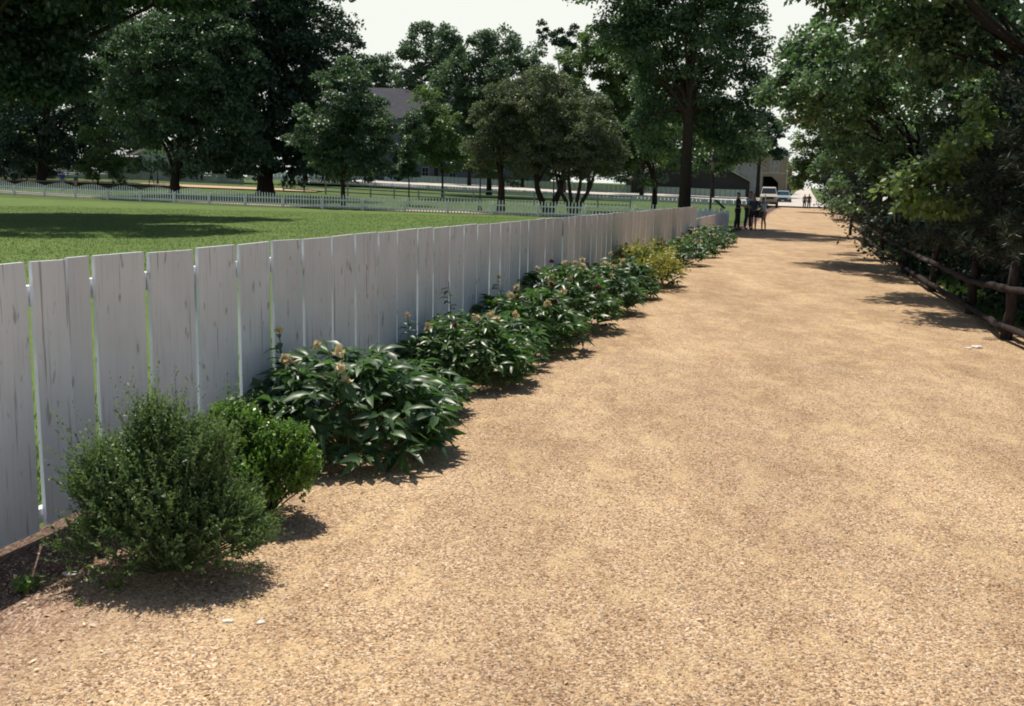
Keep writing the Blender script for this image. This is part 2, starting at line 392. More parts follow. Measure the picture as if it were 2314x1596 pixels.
# ------------------------------------------------------------------ plank fence
rng = np.random.default_rng(7); random.seed(7)
U = Vector((DIRX, DIRY, 0)); NRM = Vector((DIRY, -DIRX, 0)); UP = Vector((0,0,1))
fence = thing('plank_fence', 'long waist-high fence of wide weathered white planks beside the gravel path', 'fence', FP0)
seams = [-1.05, -.62, -.21, .20, .44, .60, 1.00, 1.42, 1.84, 2.23, 2.64, 3.06, 3.44, 3.86, 4.23, 4.69, 5.06, 5.49]
while seams[-1] < 27.2:
    nx = seams[-1]+float(rng.uniform(.355, .43))
    if 9.75 < nx < 10.45 and not any(9.9 < q < 10.2 for q in seams): nx = 10.02
    seams.append(nx)
seams[-1] = 27.55
for i in range(len(seams)-1):
    a, b = seams[i], seams[i+1]
    wg = .010 if a < 2.4 else .0
    g0 = .004 if abs(a-.44) < .01 else .016+wg+float(rng.uniform(-.004, .006)); g1 = .003 if abs(b-.44) < .01 else .012+wg*.5
    if abs(a-10.02) < .01: g0 = .06
    a += g0; b -= g1
    top = 1.25+float(rng.uniform(-.005, .005))-.0018*max(0, a-3); t2 = top+float(rng.uniform(-.005, .005))
    if 4 < i < 9: top -= .0; 
    lean = float(rng.uniform(-.004, .004)); z0 = .072+float(rng.uniform(-.01, .008)); push = float(rng.uniform(-.003, .003))
    th = .019
    mb = MB(); nseg = 5
    V = []; cs = .0035
    prof = [(0, 0), (cs, -cs), (1, 0), (1, 1)]
    bow = float(rng.uniform(-.004, .004))
    zs = [z0, z0+.3, .62, .95, None]
    for k in range(5):
        tt = k/4
        for (s_, d_) in ((a, 0), (b, 0), (b, -th), (a, -th)):
            z = zs[k] if zs[k] is not None else (top if s_ == a else t2)
            # cupped face: edges sit back a little
            p = U*(s_+lean*z)+NRM*(d_+push+bow*math.sin(math.pi*tt))+UP*z
            V.append(tuple(p))
    F_ = [(0,3,2,1), (16,17,18,19)]
    for k in range(4):
        for j in range(4): F_.append((k*4+j, k*4+(j+1)%4, (k+1)*4+(j+1)%4, (k+1)*4+j))
    mb.add(V, F_); mb.build('plank', M_PAINT, fence)
for z0, z1 in ((.085, .150), (1.055, 1.145)):
    MB().obox(U*(-1.1)+NRM*(-.068)+UP*z0, U, NRM, UP, (28.6, .041, z1-z0)).build('rail', M_PAINT, fence)
for s_ in np.arange(-.9, 27.6, 2.41):
    MB().obox(U*(s_)+NRM*(-.165)+UP*(-.2), U, NRM, UP, (.09, .095, 1.32)).build('post', M_PAINT, fence)
mb = MB(); mb.prism([(0,.0),(.045,.03),(.05,.14),(.025,.22),(.012,.17),(0,.2)], U*10.032+NRM*(-.02)+UP*.97, U, UP, NRM*.014)
mb.build('broken_plank', M_RAW, fence)
# low continuation and its pointed return panel
M_LOWP = paint_mat('whiter fence paint', (.84,.83,.82), .35)
lowf = thing('low_board_fence', 'lower white board fence at the far end of the plank fence, ending in pointed boards', 'fence', FP0+U*27.6)
for i in range(28):
    a = i*.405; 
    MB().obox(U*(a+.012)+NRM*(-.024)+UP*.04, U, NRM, UP, (.385, .024, .80+float(rng.uniform(-.012,.012)))).build('board', M_LOWP, lowf)
MB().obox(U*0+NRM*(-.066)+UP*.62, U, NRM, UP, (11.3, .04, .09)).build('rail', M_LOWP, lowf)
cpos = U*11.4
for k in range(5):
    px0 = -1.14+k*.228
    MB().prism([(0,.03),(.226,.03),(.226,.80),(.113,1.02),(0,.80)], cpos+Vector((px0, 0, 0)), (1,0,0), (0,0,1), (0,.09,0)).build('pointed_board', M_LOWP, lowf)
MB().obox(cpos+Vector((-1.15, .055, .60)), (1,0,0), (0,1,0), UP, (1.2, .04, .09)).build('rail', M_LOWP, lowf)
MB().obox(cpos+Vector((0.02, -.05, -.1)), (1,0,0), (0,1,0), UP, (.13, .13, 1.03)).build('post', M_LOWP, lowf)

# ------------------------------------------------------------------ scalloped picket fence
def polyline(P, step):
    L = [0]
    for a, b in zip(P[:-1], P[1:]): L.append(L[-1]+math.dist(a, b))
    out = []; s_ = 0
    while s_ <= L[-1]:
        out.append((float(np.interp(s_, L, [p[0] for p in P])), float(np.interp(s_, L, [p[1] for p in P])), s_)); s_ += step
    return out
o0 = Vector((PK[0][0], PK[0][1], Tz(*PK[0])))
pf = thing('picket_fence', 'long white picket fence with scalloped top along the far side of the lawn', 'fence', o0)
PAN = 2.95; NP = 14
pts = polyline(PK, PAN/NP)
def place(mb, shape, x, y, dx, dy, off): pass
idx = []
Vs = []
L_ = len(pts)
near = sorted(range(L_), key=lambda i: -i)[:100]
near = set(near)
stuff = MB()
for i, (x, y, s_) in enumerate(pts):
    j = min(i+1, L_-1); k = max(j-1, 0)
    d = Vector((pts[j][0]-pts[k][0], pts[j][1]-pts[k][1], 0)).normalized(); n = Vector((d.y, -d.x, 0))   # n faces the camera side
    if n.y > 0: n = -n
    ph = (s_ % PAN)/PAN; amp = .26 if x < -17 else (.16 if x < -9 else .03)
    h = .80+amp*math.sin(math.pi*ph) if amp > .05 else .92
    mb = MB(); o = Vector((x, y, Tz(x, y)))-o0-n*.0
    mb.prism([(-.036,.05),(.036,.05),(.036,h-.05),(0,h),(-.036,h-.05)], o+d*.0-n*.045, d, UP, -n*.02)
    if i in near: mb.build('picket', M_PAINT2, pf)
    else:
        stuff.prism([(-.036,.05),(.036,.05),(.036,h-.05),(0,h),(-.036,h-.05)], o-n*.045, d, UP, -n*.02)
so = stuff.build('pickets', M_PAINT2, pf); so['kind'] = 'stuff'
for z in (.16, .56):
    mb = MB()
    for a, b in zip(PK[:-1], PK[1:]):
        m = 6
        for q in range(m):
            p0 = Vector((a[0]+(b[0]-a[0])*q/m, a[1]+(b[1]-a[1])*q/m, 0)); p1 = Vector((a[0]+(b[0]-a[0])*(q+1)/m, a[1]+(b[1]-a[1])*(q+1)/m, 0))
            p0.z = Tz(p0.x, p0.y)+z; p1.z = Tz(p1.x, p1.y)+z
            d = (p1-p0); L = d.length; d.normalize(); n = Vector((d.y, -d.x, 0)).normalized()
            if n.y > 0: n = -n
            mb.obox(p0-o0-n*.042, d, n, UP, (L, .042, .085))
    mb.build('rail', M_PAINT2, pf)
for i, (x, y, s_) in enumerate(polyline(PK, PAN)):
    j = min(i, 100)
    MB().box(x-.075, x+.075, y-.17, y-.02, Tz(x, y)-.2, Tz(x, y)+.70, Matrix.Translation(-o0)).build('post', M_PAINT2, pf)

def board_fence(name, label, P, h, step, gap, mat, postmat, group=None, cap=True, kind='boards', z0=.06, boards_as='one'):
    o = Vector((P[0][0], P[0][1], Tz(*P[0]))); t = thing(name, label, 'fence', o, group=group)
    mb = MB(); pst = []
    pl = polyline(P, step)
    for i in range(len(pl)-1):
        a = Vector((pl[i][0], pl[i][1], Tz(pl[i][0], pl[i][1]))); b = Vector((pl[i+1][0], pl[i+1][1], Tz(pl[i+1][0], pl[i+1][1])))
        d = (b-a); L = d.length; d.normalize(); n = Vector((d.y, -d.x, 0)).normalized()
        if kind == 'boards': mb.obox(a-o+UP*z0, d, n, UP, (L-gap, .03, h-z0))
        elif kind == 'rails':
            for zz, hh in ((.22, .10), (.55, .10), (.90, .10)): mb.obox(a-o+UP*zz*h, d, n, UP, (L, .04, hh))
        elif kind == 'horiz':
            for k in range(5): mb.obox(a-o+UP*(.05+k*h*.19), d, n, UP, (L, .03, h*.165))
    mb.build('board' if kind != 'rails' else 'rails', mat, t)
    for i, (x, y, s_) in enumerate(polyline(P, 2.7)):
        MB().box(x-.06, x+.06, y+.04, y+.16, Tz(x, y)-.2, Tz(x, y)+h+.04, Matrix.Translation(-o)).build('post', postmat, t)
    if cap:
        mc = MB()
        for i in range(len(pl)-1):
            a = Vector((pl[i][0], pl[i][1], Tz(pl[i][0], pl[i][1])+h+.003)); b = Vector((pl[i+1][0], pl[i+1][1], Tz(pl[i+1][0], pl[i+1][1])+h+.003))
            d = (b-a); L = d.length; d.normalize(); n = Vector((d.y, -d.x, 0)).normalized(); mc.obox(a-o-n*.06, d, n, UP, (L, .15, .03))
        mc.build('cap', mat, t)
    return t
M_FGREY = paint_mat('grey fence paint', (.34,.37,.40), .3); M_FBLUE = paint_mat('pale fence paint', (.66,.73,.76), .25)
def seg(*ps): return [(p.x, p.y) for p in ps]
board_fence('street_fence', 'low pale close-boarded fence on the near side of the far street', seg(onY(700,134), onY(1090,121), onY(1690,107)), .66, .45, .05, M_FBLUE, M_FBLUE, cap=False, z0=.1)
board_fence('board_fence', 'taller pale board fence on the far side of the white street', seg(onY(560,190), onY(1090,176), onY(1695,160)), 1.35, .8, .06, M_FBLUE, M_FBLUE, cap=True)
board_fence('rail_fence', 'grey three-rail fence on the grass beyond the picket fence', seg(onY(640,96), onY(1000,86), onY(1500,80)), 1.05, 2.7, 0, M_FGREY, M_FGREY, kind='rails', cap=False)
board_fence('horizontal_board_fence', 'grey fence of horizontal boards behind the tan footpath at far left', seg(onY(15,118), onY(560,112)), 1.1, 3.0, 0, M_FGREY, M_FGREY, kind='horiz')
rf = board_fence('roadside_fence', 'pale board fence on the left of the road behind the group of people', [(24.3,98), (30.2,122), (31.0,125)], 1.35, .5, .03, M_PAINT2, M_PAINT2, cap=False)

# ------------------------------------------------------------------ rustic rail fence on the right
rl = thing('split_rail_fence', 'rustic two-rail fence of dark round wood under the trees on the right', 'fence', G(2271,768))
RO = rl.location.copy()
PP = [G(2271,768), G(2189,711), G(2105,660), G(2040,618), G(1990,585), G(1955,558), G(1921,533)]
d0 = (PP[0]-PP[1]); PP = [PP[0]+d0*1.0, ] + PP; PP[0] = PP[1]+Vector((-.35, -2.3, 0))
PP.insert(0, PP[0]+Vector((-.35, -2.4, 0)))
rnd = random.Random(3)
def rough_log(mb, a, b, r0, r1, n=7, wob=.012, sides=8):
    pts_ = []; rr = []
    for i in range(n):
        t = i/(n-1); p = Vector(a).lerp(Vector(b), t); k = 0 if i in (0, n-1) else 1
        pts_.append(p+Vector((rnd.uniform(-1,1), rnd.uniform(-1,1), rnd.uniform(-1,1)))*wob*k); rr.append((r0+(r1-r0)*t)*rnd.uniform(.9, 1.1))
    mb.tube(pts_, rr, sides)
for i, p in enumerate(PP):
    h = [.95,.95,.88,.72,.9,.78,.8,.85,.92][i]
    mb = MB(); lean = Vector((rnd.uniform(-.02,.04), rnd.uniform(-.04,.02), 0))
    rough_log(mb, p-RO-UP*.2, p-RO+lean+UP*h, .068, .058)
    mb.lathe([(.058, 0), (.048, .03), (.02, .045)], tuple(p-RO+lean+UP*(h-.004)), 8)
    mb.build('post', M_RAIL, rl, smooth=True)
zz = [(.62,.16), (.62,.16), (.60,.15), (.48,.14), (.52,.14), (.55,.2), (.6,.25), (.72,.36), (.8,.5)]
for i in range(len(PP)-1):
    for k in (0, 1):
        mb = MB(); off = Vector((-.07, 0, 0))
        a = PP[i]-RO+UP*zz[i][k]+off; b = PP[i+1]-RO+UP*zz[i+1][k]+off
        e = (b-a).normalized()*.12
        rough_log(mb, a-e+UP*.012*(i % 2), b+e+UP*.012*(i % 2), .045, .036, 8, .014); mb.build('rail', M_RAIL, rl, smooth=True)
mb = MB(); q = PP[3]-RO+UP*.70
mb.tube([q, q+Vector((.01,0,.12)), q+Vector((.05,0,.2)), q+Vector((.14,0,.23)), q+Vector((.24,.02,.21))], [.022,.02,.017,.013,.006], 6)
mb.build('crooked_stub', M_RAIL, rl, smooth=True)

# ------------------------------------------------------------------ trees
def tree(name, label, px, Y, lobes, leaf=.2, n=14000, mat=M_MAPLE, bark=M_BARK, trunk_r=.25, stems=1, seed=0, blob=.8, group=None,
         flat=.55, limb=9, cat='tree', lean=0, x=None, spread=.9, inner=.25, fork=None, cov_=6.0):
    """lobes: (px, py, half width px, half height px[, depth factor]) seen from the lawn side at distance Y"""
    rg = np.random.default_rng(seed+11)
    base = onY(px, Y) if x is None else Vector((x, Y, Tz(x, Y)))
    t = thing(name, label, cat, base, group=group)
    if group == 'trees behind the picket fence': lobes = [(l[0], l[1]+2, l[2]*1.13, l[3]*1.09)+tuple(l[4:]) for l in lobes]
    Ls = []
    for lb in lobes:
        dY = lb[4] if len(lb) > 4 else 0
        c = at(lb[0], lb[1], Y+dY); rx = lb[2]/FPX*(Y+dY); rz = lb[3]/FPX*(Y+dY); ry = lb[5] if len(lb) > 5 else max(rx*.9, rz*.5)
        Ls.append((np.array(c-base), np.array([rx, ry, rz])))
    wts = np.array([(l[1][0]*l[1][1]*l[1][2])**(2/3) for l in Ls]); wts /= wts.sum()
    kk = 995.0/Y; cov = cov_*max(1.0, 1.0)
    n = int(sum(math.pi*(lb[2]*.4425)*(lb[3]*.4425) for lb in lobes)*cov/(.31*(leaf*kk)**2))
    per = 150; nb = max(16, int(n/per))
    li = rg.choice(len(Ls), nb, p=wts)
    C0 = np.array([l[0] for l in Ls])[li]; RR = np.array([l[1] for l in Ls])[li]
    d = unit(rg.normal(size=(nb, 3)))
    r = np.where(rg.random(nb) < inner, rg.uniform(.15, .7, nb), rg.uniform(.72, 1.0, nb))
    r *= 1+.13*np.sin(d[:, 0]*7+seed)*np.cos(d[:, 2]*6+seed*2)+rg.normal(0, .04, nb)
    BC = C0+d*RR*r[:, None]
    br = blob*rg.uniform(.55, 1.3, nb)
    nl = nb*per; bi = np.repeat(np.arange(nb), per)
    g = unit(rg.normal(size=(nl, 3))); shell = rg.random(nl) < .72
    g[:, 2] = np.where(shell, np.abs(g[:, 2])*1.15-.18, g[:, 2]*.6)
    g *= np.where(shell, rg.uniform(.78, 1.12, nl), rg.uniform(.1, .8, nl))[:, None]; g *= np.array([1, 1, flat*1.25])
    P = BC[bi]+g*(br[bi]*.72)[:, None]
    out = unit(P-np.array([0, 0, 0])-C0[bi])
    P[:, 2] -= .22*(g[:, 0]**2+g[:, 1]**2)*br[bi]
    ok = P[:, 2] > .25; P = P[ok]; bi = bi[ok]; out = out[ok]; g = g[ok]; nl = len(P)
    D = unit(out*.8+rg.normal(size=(nl, 3))*.8+np.array([0, 0, -.35]))
    N_ = unit(np.array([0, 0, .75])+g*1.0+rg.normal(size=(nl, 3))*.5)
    L = leaf*rg.uniform(.65, 1.25, nl); tint = np.clip(rg.normal(.45, .22, nl)+rg.normal(0, .13, nb)[bi], 0, 1)
    quads_obj('crown', kites(P, D, N_, L, L*.62), 4, [(0,1,2,3)], mat, t, tint)
    # trunk and limbs
    mb = MB(); rr = random.Random(seed)
    ctr = np.mean([l[0] for l in Ls], axis=0); top = Ls[0][0]; low = min(l[0][2]-l[1][2] for l in Ls)
    low = max(low, .5)
    targets = [BC[i] for i in rg.choice(nb, min(limb, nb), replace=False)]
    fk = []
    for s_ in range(stems):
        a = (s_/stems-.5+.5/stems)*2 if stems > 1 else 0
        bx = a*trunk_r*1.1; hx = a*(low*.45+.2) if stems > 1 else 0
        zt = max(low*1.05, .6) if fork is None else fork
        p = [(bx, 0, -.3), (bx+hx*.3+lean*.2, 0, zt*.35), (bx+hx*.7+lean*.6, .05, zt*.7), (bx+hx+lean, 0, zt)]
        if stems == 1: p.append((lean+(top[0]-lean)*.5, top[1]*.5, zt+(top[2]-zt)*.5)); p.append(tuple(top+np.array([0, 0, Ls[0][1][2]*.35])))
        else: p.append((bx+hx*1.6, 0, zt+(top[2]-zt)*.6))
        R_ = [trunk_r*1.35, trunk_r*1.02, trunk_r*.92, trunk_r*.85] + ([trunk_r*.5, trunk_r*.12] if stems == 1 else [trunk_r*.3])
        mb.tube(p, R_, 10, cap=False); fk.append((Vector(p[3]), Vector(p[4])))
    for k, tg in enumerate(targets):
        f0, f1 = fk[k % len(fk)]; tq = rr.uniform(0, .75); s0 = f0.lerp(f1, tq); tg = Vector(tg)
        m = s0.lerp(tg, .5)+Vector((rr.uniform(-.3,.3), rr.uniform(-.3,.3), rr.uniform(0,.5)))*spread*.5
        q = s0.lerp(tg, .25)+Vector((0, 0, .15*(tg-s0).length*.5))
        r0 = trunk_r*(.5-.25*tq)/max(1, stems*.6)
        mb.tube([s0, q, m, tg], [r0, r0*.75, r0*.45, r0*.12], 6, cap=False)
    mb.build('trunk', bark, t, smooth=True)
    return t
GT = 'trees behind the picket fence'
# near lawn tree at far left whose limbs hang into the top corner and shade the lawn
tree('shade_tree', 'large dark tree at the left edge, its lower limbs hanging over the lawn', -170, 46, [(-60, 20, 190, 130, -2), (60, 120, 130, 110, 0), (-60, -150, 330, 160, -2), (150, -40, 130, 90, -3), (200, -165, 310, 125, -8, 5.2), (260, -105, 340, 110, 4, 5.0)], .30, 17000, M_DARKLF, cov_=15, trunk_r=.5, seed=1, blob=1.3, limb=12, fork=4)
tree('broadleaf_tree', 'tall dark tree filling the background at far left behind the shed', 95, 100, [(110, 150, 170, 190), (60, 330, 90, 70), (250, 90, 120, 130)], .36, 17000, M_DARKLF, trunk_r=.45, seed=2, blob=1.6, group=GT)
tree('young_tree', 'small yellow-green tree left of the lamp post, behind the picket fence', 222, 92, [(240, 320, 50, 58), (215, 375, 30, 25), (275, 375, 32, 25)], .24, 4500, M_LIGHTLF, trunk_r=.09, seed=3, blob=.8, group=GT)
tree('young_tree', 'small pale green tree standing above the grey shed', 92, 112, [(100, 330, 48, 42), (60, 355, 25, 22)], .26, 3000, M_LIGHTLF, trunk_r=.1, seed=4, blob=.8, group=GT)
tree('broadleaf_tree', 'dark spreading tree with sunlit right side, trunk right of the lamp post', 395, 80, [(420, 220, 130, 170), (520, 300, 62, 90), (500, 150, 80, 110), (350, 160, 110, 140), (555, 340, 40, 50)], .30, 18000, M_MAPLE, trunk_r=.42, seed=5, blob=1.3, group=GT)
tree('broadleaf_tree', 'tallest dark tree with massive trunk left of the conical maple', 600, 86, [(620, 150, 150, 210), (720, 110, 82, 130), (500, 60, 130, 130), (640, 330, 110, 70), (560, 0, 150, 120)], .32, 26000, M_DARKLF, trunk_r=.75, seed=6, blob=1.5, group=GT)
tree('maple_tree', 'conical maple with layered bright branches and thin dark trunk', 775, 70, [(782, 215, 66, 78), (775, 300, 105, 75), (720, 290, 50, 40), (840, 290, 55, 65), (785, 160, 32, 30), (780, 360, 80, 38)], .22, 17000, M_MAPLE, trunk_r=.16, seed=7, blob=.85, flat=.35, group=GT)
tree('column_tree', 'narrow young tree with very thin trunk right of the conical maple', 924, 76, [(926, 330, 30, 62), (928, 275, 24, 26), (920, 380, 24, 20)], .22, 4500, M_MAPLE, trunk_r=.05, seed=8, blob=.6, group=GT)
tree('distant_tree', 'pointed hazy tree rising left above the grey roof', 850, 215, [(852, 175, 46, 50), (830, 160, 26, 34), (880, 185, 30, 36), (820, 200, 30, 35), (905, 205, 20, 16)], .55, 5500, M_BLUELF, trunk_r=.3, seed=9, blob=1.9, group=GT)
tree('distant_tree', 'tall loose tree against the sky behind the grey roof', 985, 180, [(975, 105, 55, 50), (940, 150, 40, 48), (1000, 165, 50, 60), (1010, 110, 34, 36), (925, 185, 28, 24)], .48, 9500, M_BLUELF, trunk_r=.3, seed=10, blob=1.8, group=GT, inner=.2)
tree('broadleaf_tree', 'tall light green tree in the middle, its top against the sky', 1105, 108, [(1110, 190, 100, 100), (1085, 115, 30, 50), (1180, 130, 34, 55), (1040, 220, 55, 80), (1140, 300, 110, 90), (1130, 100, 38, 40)], .32, 19000, M_BLUELF, trunk_r=.3, seed=11, blob=1.3, group=GT)
tree('young_tree', 'yellow-green tree in front of the grey house wall', 1000, 92, [(985, 290, 52, 48), (960, 235, 26, 30), (1010, 350, 60, 40), (965, 320, 34, 30), (990, 250, 34, 34)], .24, 9000, M_LIGHTLF, trunk_r=.1, seed=12, blob=.9, group=GT)
tree('crabapple_tree', 'olive small tree, leftmost of the three low orchard trees', 1133, 67, [(1125, 300, 62, 72), (1150, 240, 55, 55), (1085, 345, 34, 46)], .15, 13000, M_OLIVE, trunk_r=.26, seed=13, blob=.75, group=GT, fork=1.7)
tree('crabapple_tree', 'olive small tree, middle of the three low orchard trees', 1240, 66, [(1240, 270, 85, 95), (1230, 200, 50, 45), (1210, 345, 70, 48)], .15, 16000, M_OLIVE, trunk_r=.22, stems=2, seed=14, blob=.75, group=GT, fork=1.6)
tree('crabapple_tree', 'olive small tree with several splayed stems, rightmost of the three orchard trees', 1298, 64, [(1320, 300, 72, 80), (1345, 350, 60, 50), (1290, 350, 60, 45)], .15, 13000, M_OLIVE, trunk_r=.13, stems=4, seed=15, blob=.75, group=GT, fork=1.8)
tree('spindly_tree', 'thin ragged tree with bare twigs poking into the sky', 1275, 125, [(1275, 150, 26, 62), (1250, 85, 22, 26), (1230, 62, 16, 10), (1295, 90, 14, 34), (1225, 110, 14, 12), (1285, 210, 30, 40)], .30, 3600, M_DARKLF, trunk_r=.2, seed=16, blob=.7, limb=22, group=GT)
tree('maple_tree', 'leafy maple with clusters of pale leaves left of the biggest trunk', 1480, 74, [(1400, 200, 95, 95), (1370, 290, 70, 80), (1450, 310, 95, 90), (1340, 130, 50, 50), (1440, 120, 80, 70), (1380, 360, 50, 30)], .25, 23000, M_LIGHTLF, trunk_r=.2, seed=17, blob=.95, group=GT)
tree('maple_tree', 'biggest maple with thick black trunk behind the far end of the plank fence', 1548, 45, [(1560, 60, 170, 120, 0), (1480, -30, 160, 110, 0), (1650, 90, 85, 110, 1), (1530, 200, 110, 90, 2), (1690, 215, 50, 70, 1), (1650, 310, 75, 60, 2), (1610, 345, 60, 45, 6), (1690, 350, 45, 30, 3), (1600, -150, 190, 120, 0), (1420, 60, 60, 60, 0), (1475, 285, 50, 55, 1), (1612, 265, 50, 60, 3)], .17, 46000, M_MAPLE, trunk_r=.26, seed=18, blob=.85, limb=16, fork=4.4)
tree('distant_tree', 'dark tree behind the brick building at the end of the road', 1712, 165, [(1725, 300, 45, 48), (1752, 345, 28, 18), (1690, 290, 40, 50), (1745, 320, 20, 26)], .42, 5000, M_DARKLF, trunk_r=.3, seed=19, blob=1.3)
tree('distant_tree', 'dense trees mass behind the fence left of the dark barn', 1500, 175, [(1440, 390, 80, 50), (1530, 370, 80, 60), (1600, 330, 60, 60)], .5, 7000, M_DARKLF, trunk_r=.3, seed=31, blob=2)
GK = 'dark trees far behind on the left'
tree('background_tree', 'dark far tree closing the gap above the grey shed', 20, 135, [(10, 250, 120, 150), (40, 350, 90, 50)], .5, 0, M_DARKLF, trunk_r=.4, seed=51, blob=2, group=GK)
tree('background_tree', 'dark far tree behind the small yellow-green tree', 200, 140, [(180, 220, 130, 160), (170, 345, 90, 40)], .5, 0, M_DARKLF, trunk_r=.4, seed=52, blob=2, group=GK)
tree('background_tree', 'dark far tree behind and above the white cottage', 360, 150, [(370, 200, 120, 150), (310, 310, 60, 50)], .5, 0, M_DARKLF, trunk_r=.4, seed=53, blob=2, group=GK)
tree('background_tree', 'dark far tree filling between the two thick trunks', 500, 125, [(500, 290, 100, 100), (480, 370, 80, 40)], .45, 0, M_DARKLF, trunk_r=.4, seed=54, blob=2, group=GK)
tree('background_tree', 'dark far tree behind the conical maple', 690, 130, [(680, 300, 90, 100), (750, 330, 70, 70)], .45, 0, M_DARKLF, trunk_r=.4, seed=55, blob=2, group=GK)
GM = 'trees in front of the grey house'
for px_, Y_, lb_, lab_ in ((900, 168, [(895, 345, 55, 55), (870, 380, 40, 25)], 'dark tree against the left end of the grey house wall'),
        (1060, 160, [(1060, 345, 62, 50), (1080, 290, 50, 45)], 'dark tree against the middle of the grey house wall'),
        (1180, 165, [(1190, 310, 80, 85), (1230, 230, 60, 60)], 'dark tree against the right end of the grey house, behind the orchard'),
        (1330, 160, [(1340, 300, 95, 95), (1300, 220, 50, 60)], 'dark far tree behind the rightmost orchard tree'),
        (1450, 140, [(1450, 330, 80, 85), (1480, 240, 70, 80)], 'dark far tree just left of the biggest trunk'),
        (1610, 150, [(1600, 350, 70, 50), (1560, 300, 80, 70), (1640, 300, 60, 40)], 'dark far tree hanging over the roof of the dark barn')):
    tree('background_tree', lab_, px_, Y_, lb_, .42, 0, M_DARKLF, trunk_r=.3, seed=60+px_, blob=1.7, group=GM)
# right-hand side
GR = 'trees along the right of the path'
tree('roadside_tree', 'far pale-leaved tree on the right where the road meets the sky', 1905, 88, [(1838, 330, 44, 72), (1868, 270, 50, 75), (1822, 392, 30, 34), (1880, 380, 50, 60)], .26, 9000, M_LIGHTLF, trunk_r=.2, seed=20, blob=1.0, group=GR)
tree('roadside_tree', 'arching tree overhanging the path with light leaves against the sky', 1985, 25, [(1870, 215, 105, 75, -1, 2.6), (1960, 130, 130, 85, -3, 3.0), (1850, 110, 75, 55, 0, 2), (1778, 212, 56, 42, 0, 1.4), (1805, 145, 60, 60, 0, 1.4), (2020, 250, 115, 100, -2, 2.8), (1880, 310, 80, 70, 2), (1930, 400, 80, 60, 4), (1990, 330, 90, 80, -1)], .135, 42000, M_SHINY, trunk_r=.16, seed=21, blob=.55, group=GR, limb=16, x=11.2)
tree('roadside_tree', 'tall leafy tree at upper right reaching above the frame', 2260, 17, [(2180, 80, 190, 95, 0), (2060, 80, 110, 70, 0), (2320, 200, 120, 110, 1), (2200, -90, 260, 110, 0), (2200, 190, 90, 60, 2), (2010, -100, 180, 112, 0, 2.6), (2090, -130, 150, 120, -2, 1.8)], .125, 40000, M_SHINY, trunk_r=.16, seed=22, blob=.5, group=GR, limb=16, x=9.4)
tree('leafy_shrub', 'sunlit shrub with large pale leaves leaning out behind the rail fence', 2170, 13.6, [(2120, 330, 100, 80, 0), (2060, 370, 50, 50, -.2), (2180, 300, 80, 60, .3), (2040, 410, 40, 30, -.2), (2110, 440, 70, 50, 0)], .105, 5200, M_PALE, trunk_r=.05, seed=23, blob=.38, cat='shrub', limb=12, stems=3, inner=.15, x=7.6, cov_=3)
# dark evergreens and shrubs that close the right side
def shrub(name, label, x, y, h, rx, leaf, n, mat, seed, group=None, ry=None, cat='shrub', z0=.1, ragged=.25):
    rg = np.random.default_rng(seed); b = Vector((x, y, Tz(x, y))); t = thing(name, label, cat, b, group=group)
    ry = ry or rx; kk = 995.0/max(y, 3)
    if cat == 'shrub' and group: n = int(min(26000, 2*rx*h*6.5/(.275*leaf**2)))
    nb = max(24, n//90)
    d = unit(rg.normal(size=(nb, 3))); d[:, 2] = np.where(rg.random(nb) < .35, rg.uniform(-.9, .1, nb), np.abs(d[:, 2]))
    r = rg.uniform(.55, 1.0+ragged, nb)
    BC = d*np.array([rx, ry, h*.5])*r[:, None]+np.array([0, 0, h*.5]); BC[:, 2] = np.clip(BC[:, 2], z0, None)
    per = n//nb; bi = np.repeat(np.arange(nb), per); nl = len(bi)
    P = BC[bi]+rg.normal(size=(nl, 3))*np.array([.16*rx, .16*ry, .09*h]); P[:, 2] = np.abs(P[:, 2])+.03
    out = unit(P-np.array([0, 0, h*.4]))
    D = unit(out+rg.normal(size=(nl, 3))*.7); N_ = unit(np.array([0, 0, .8])+out*.6+rg.normal(size=(nl, 3))*.6)
    L = leaf*rg.uniform(.6, 1.25, nl)
    quads_obj('foliage', kites(P, D, N_, L, L*.55), 4, [(0,1,2,3)], mat, t, np.clip(rg.normal(.4, .25, nl), 0, 1))
    mb = MB()
    for k in range(9):
        tg = BC[rg.integers(nb)]; mb.tube([(rg.normal()*.05*rx, rg.normal()*.05*rx, -.05), tuple(tg*np.array([.45,.45,.5])), tuple(tg)], [.02*h/1.5, .014*h/1.5, .004], 5, cap=False)
    mb.build('stem', M_BARK2, t); return t
rr = random.Random(5)
GH = 'dark hedge shrubs along the right of the road'
names = ['nearest', 'second nearest']
ylist = [8.5, 10.2, 12, 14, 16.2, 18.6, 21.2, 24, 27, 30.5, 34.5, 39, 44, 50, 57, 65, 74, 84, 95, 107]
HL = {0:'dark shrub nearest the right edge of the frame', 19:'small shrub at the far end of the right-hand hedge'}
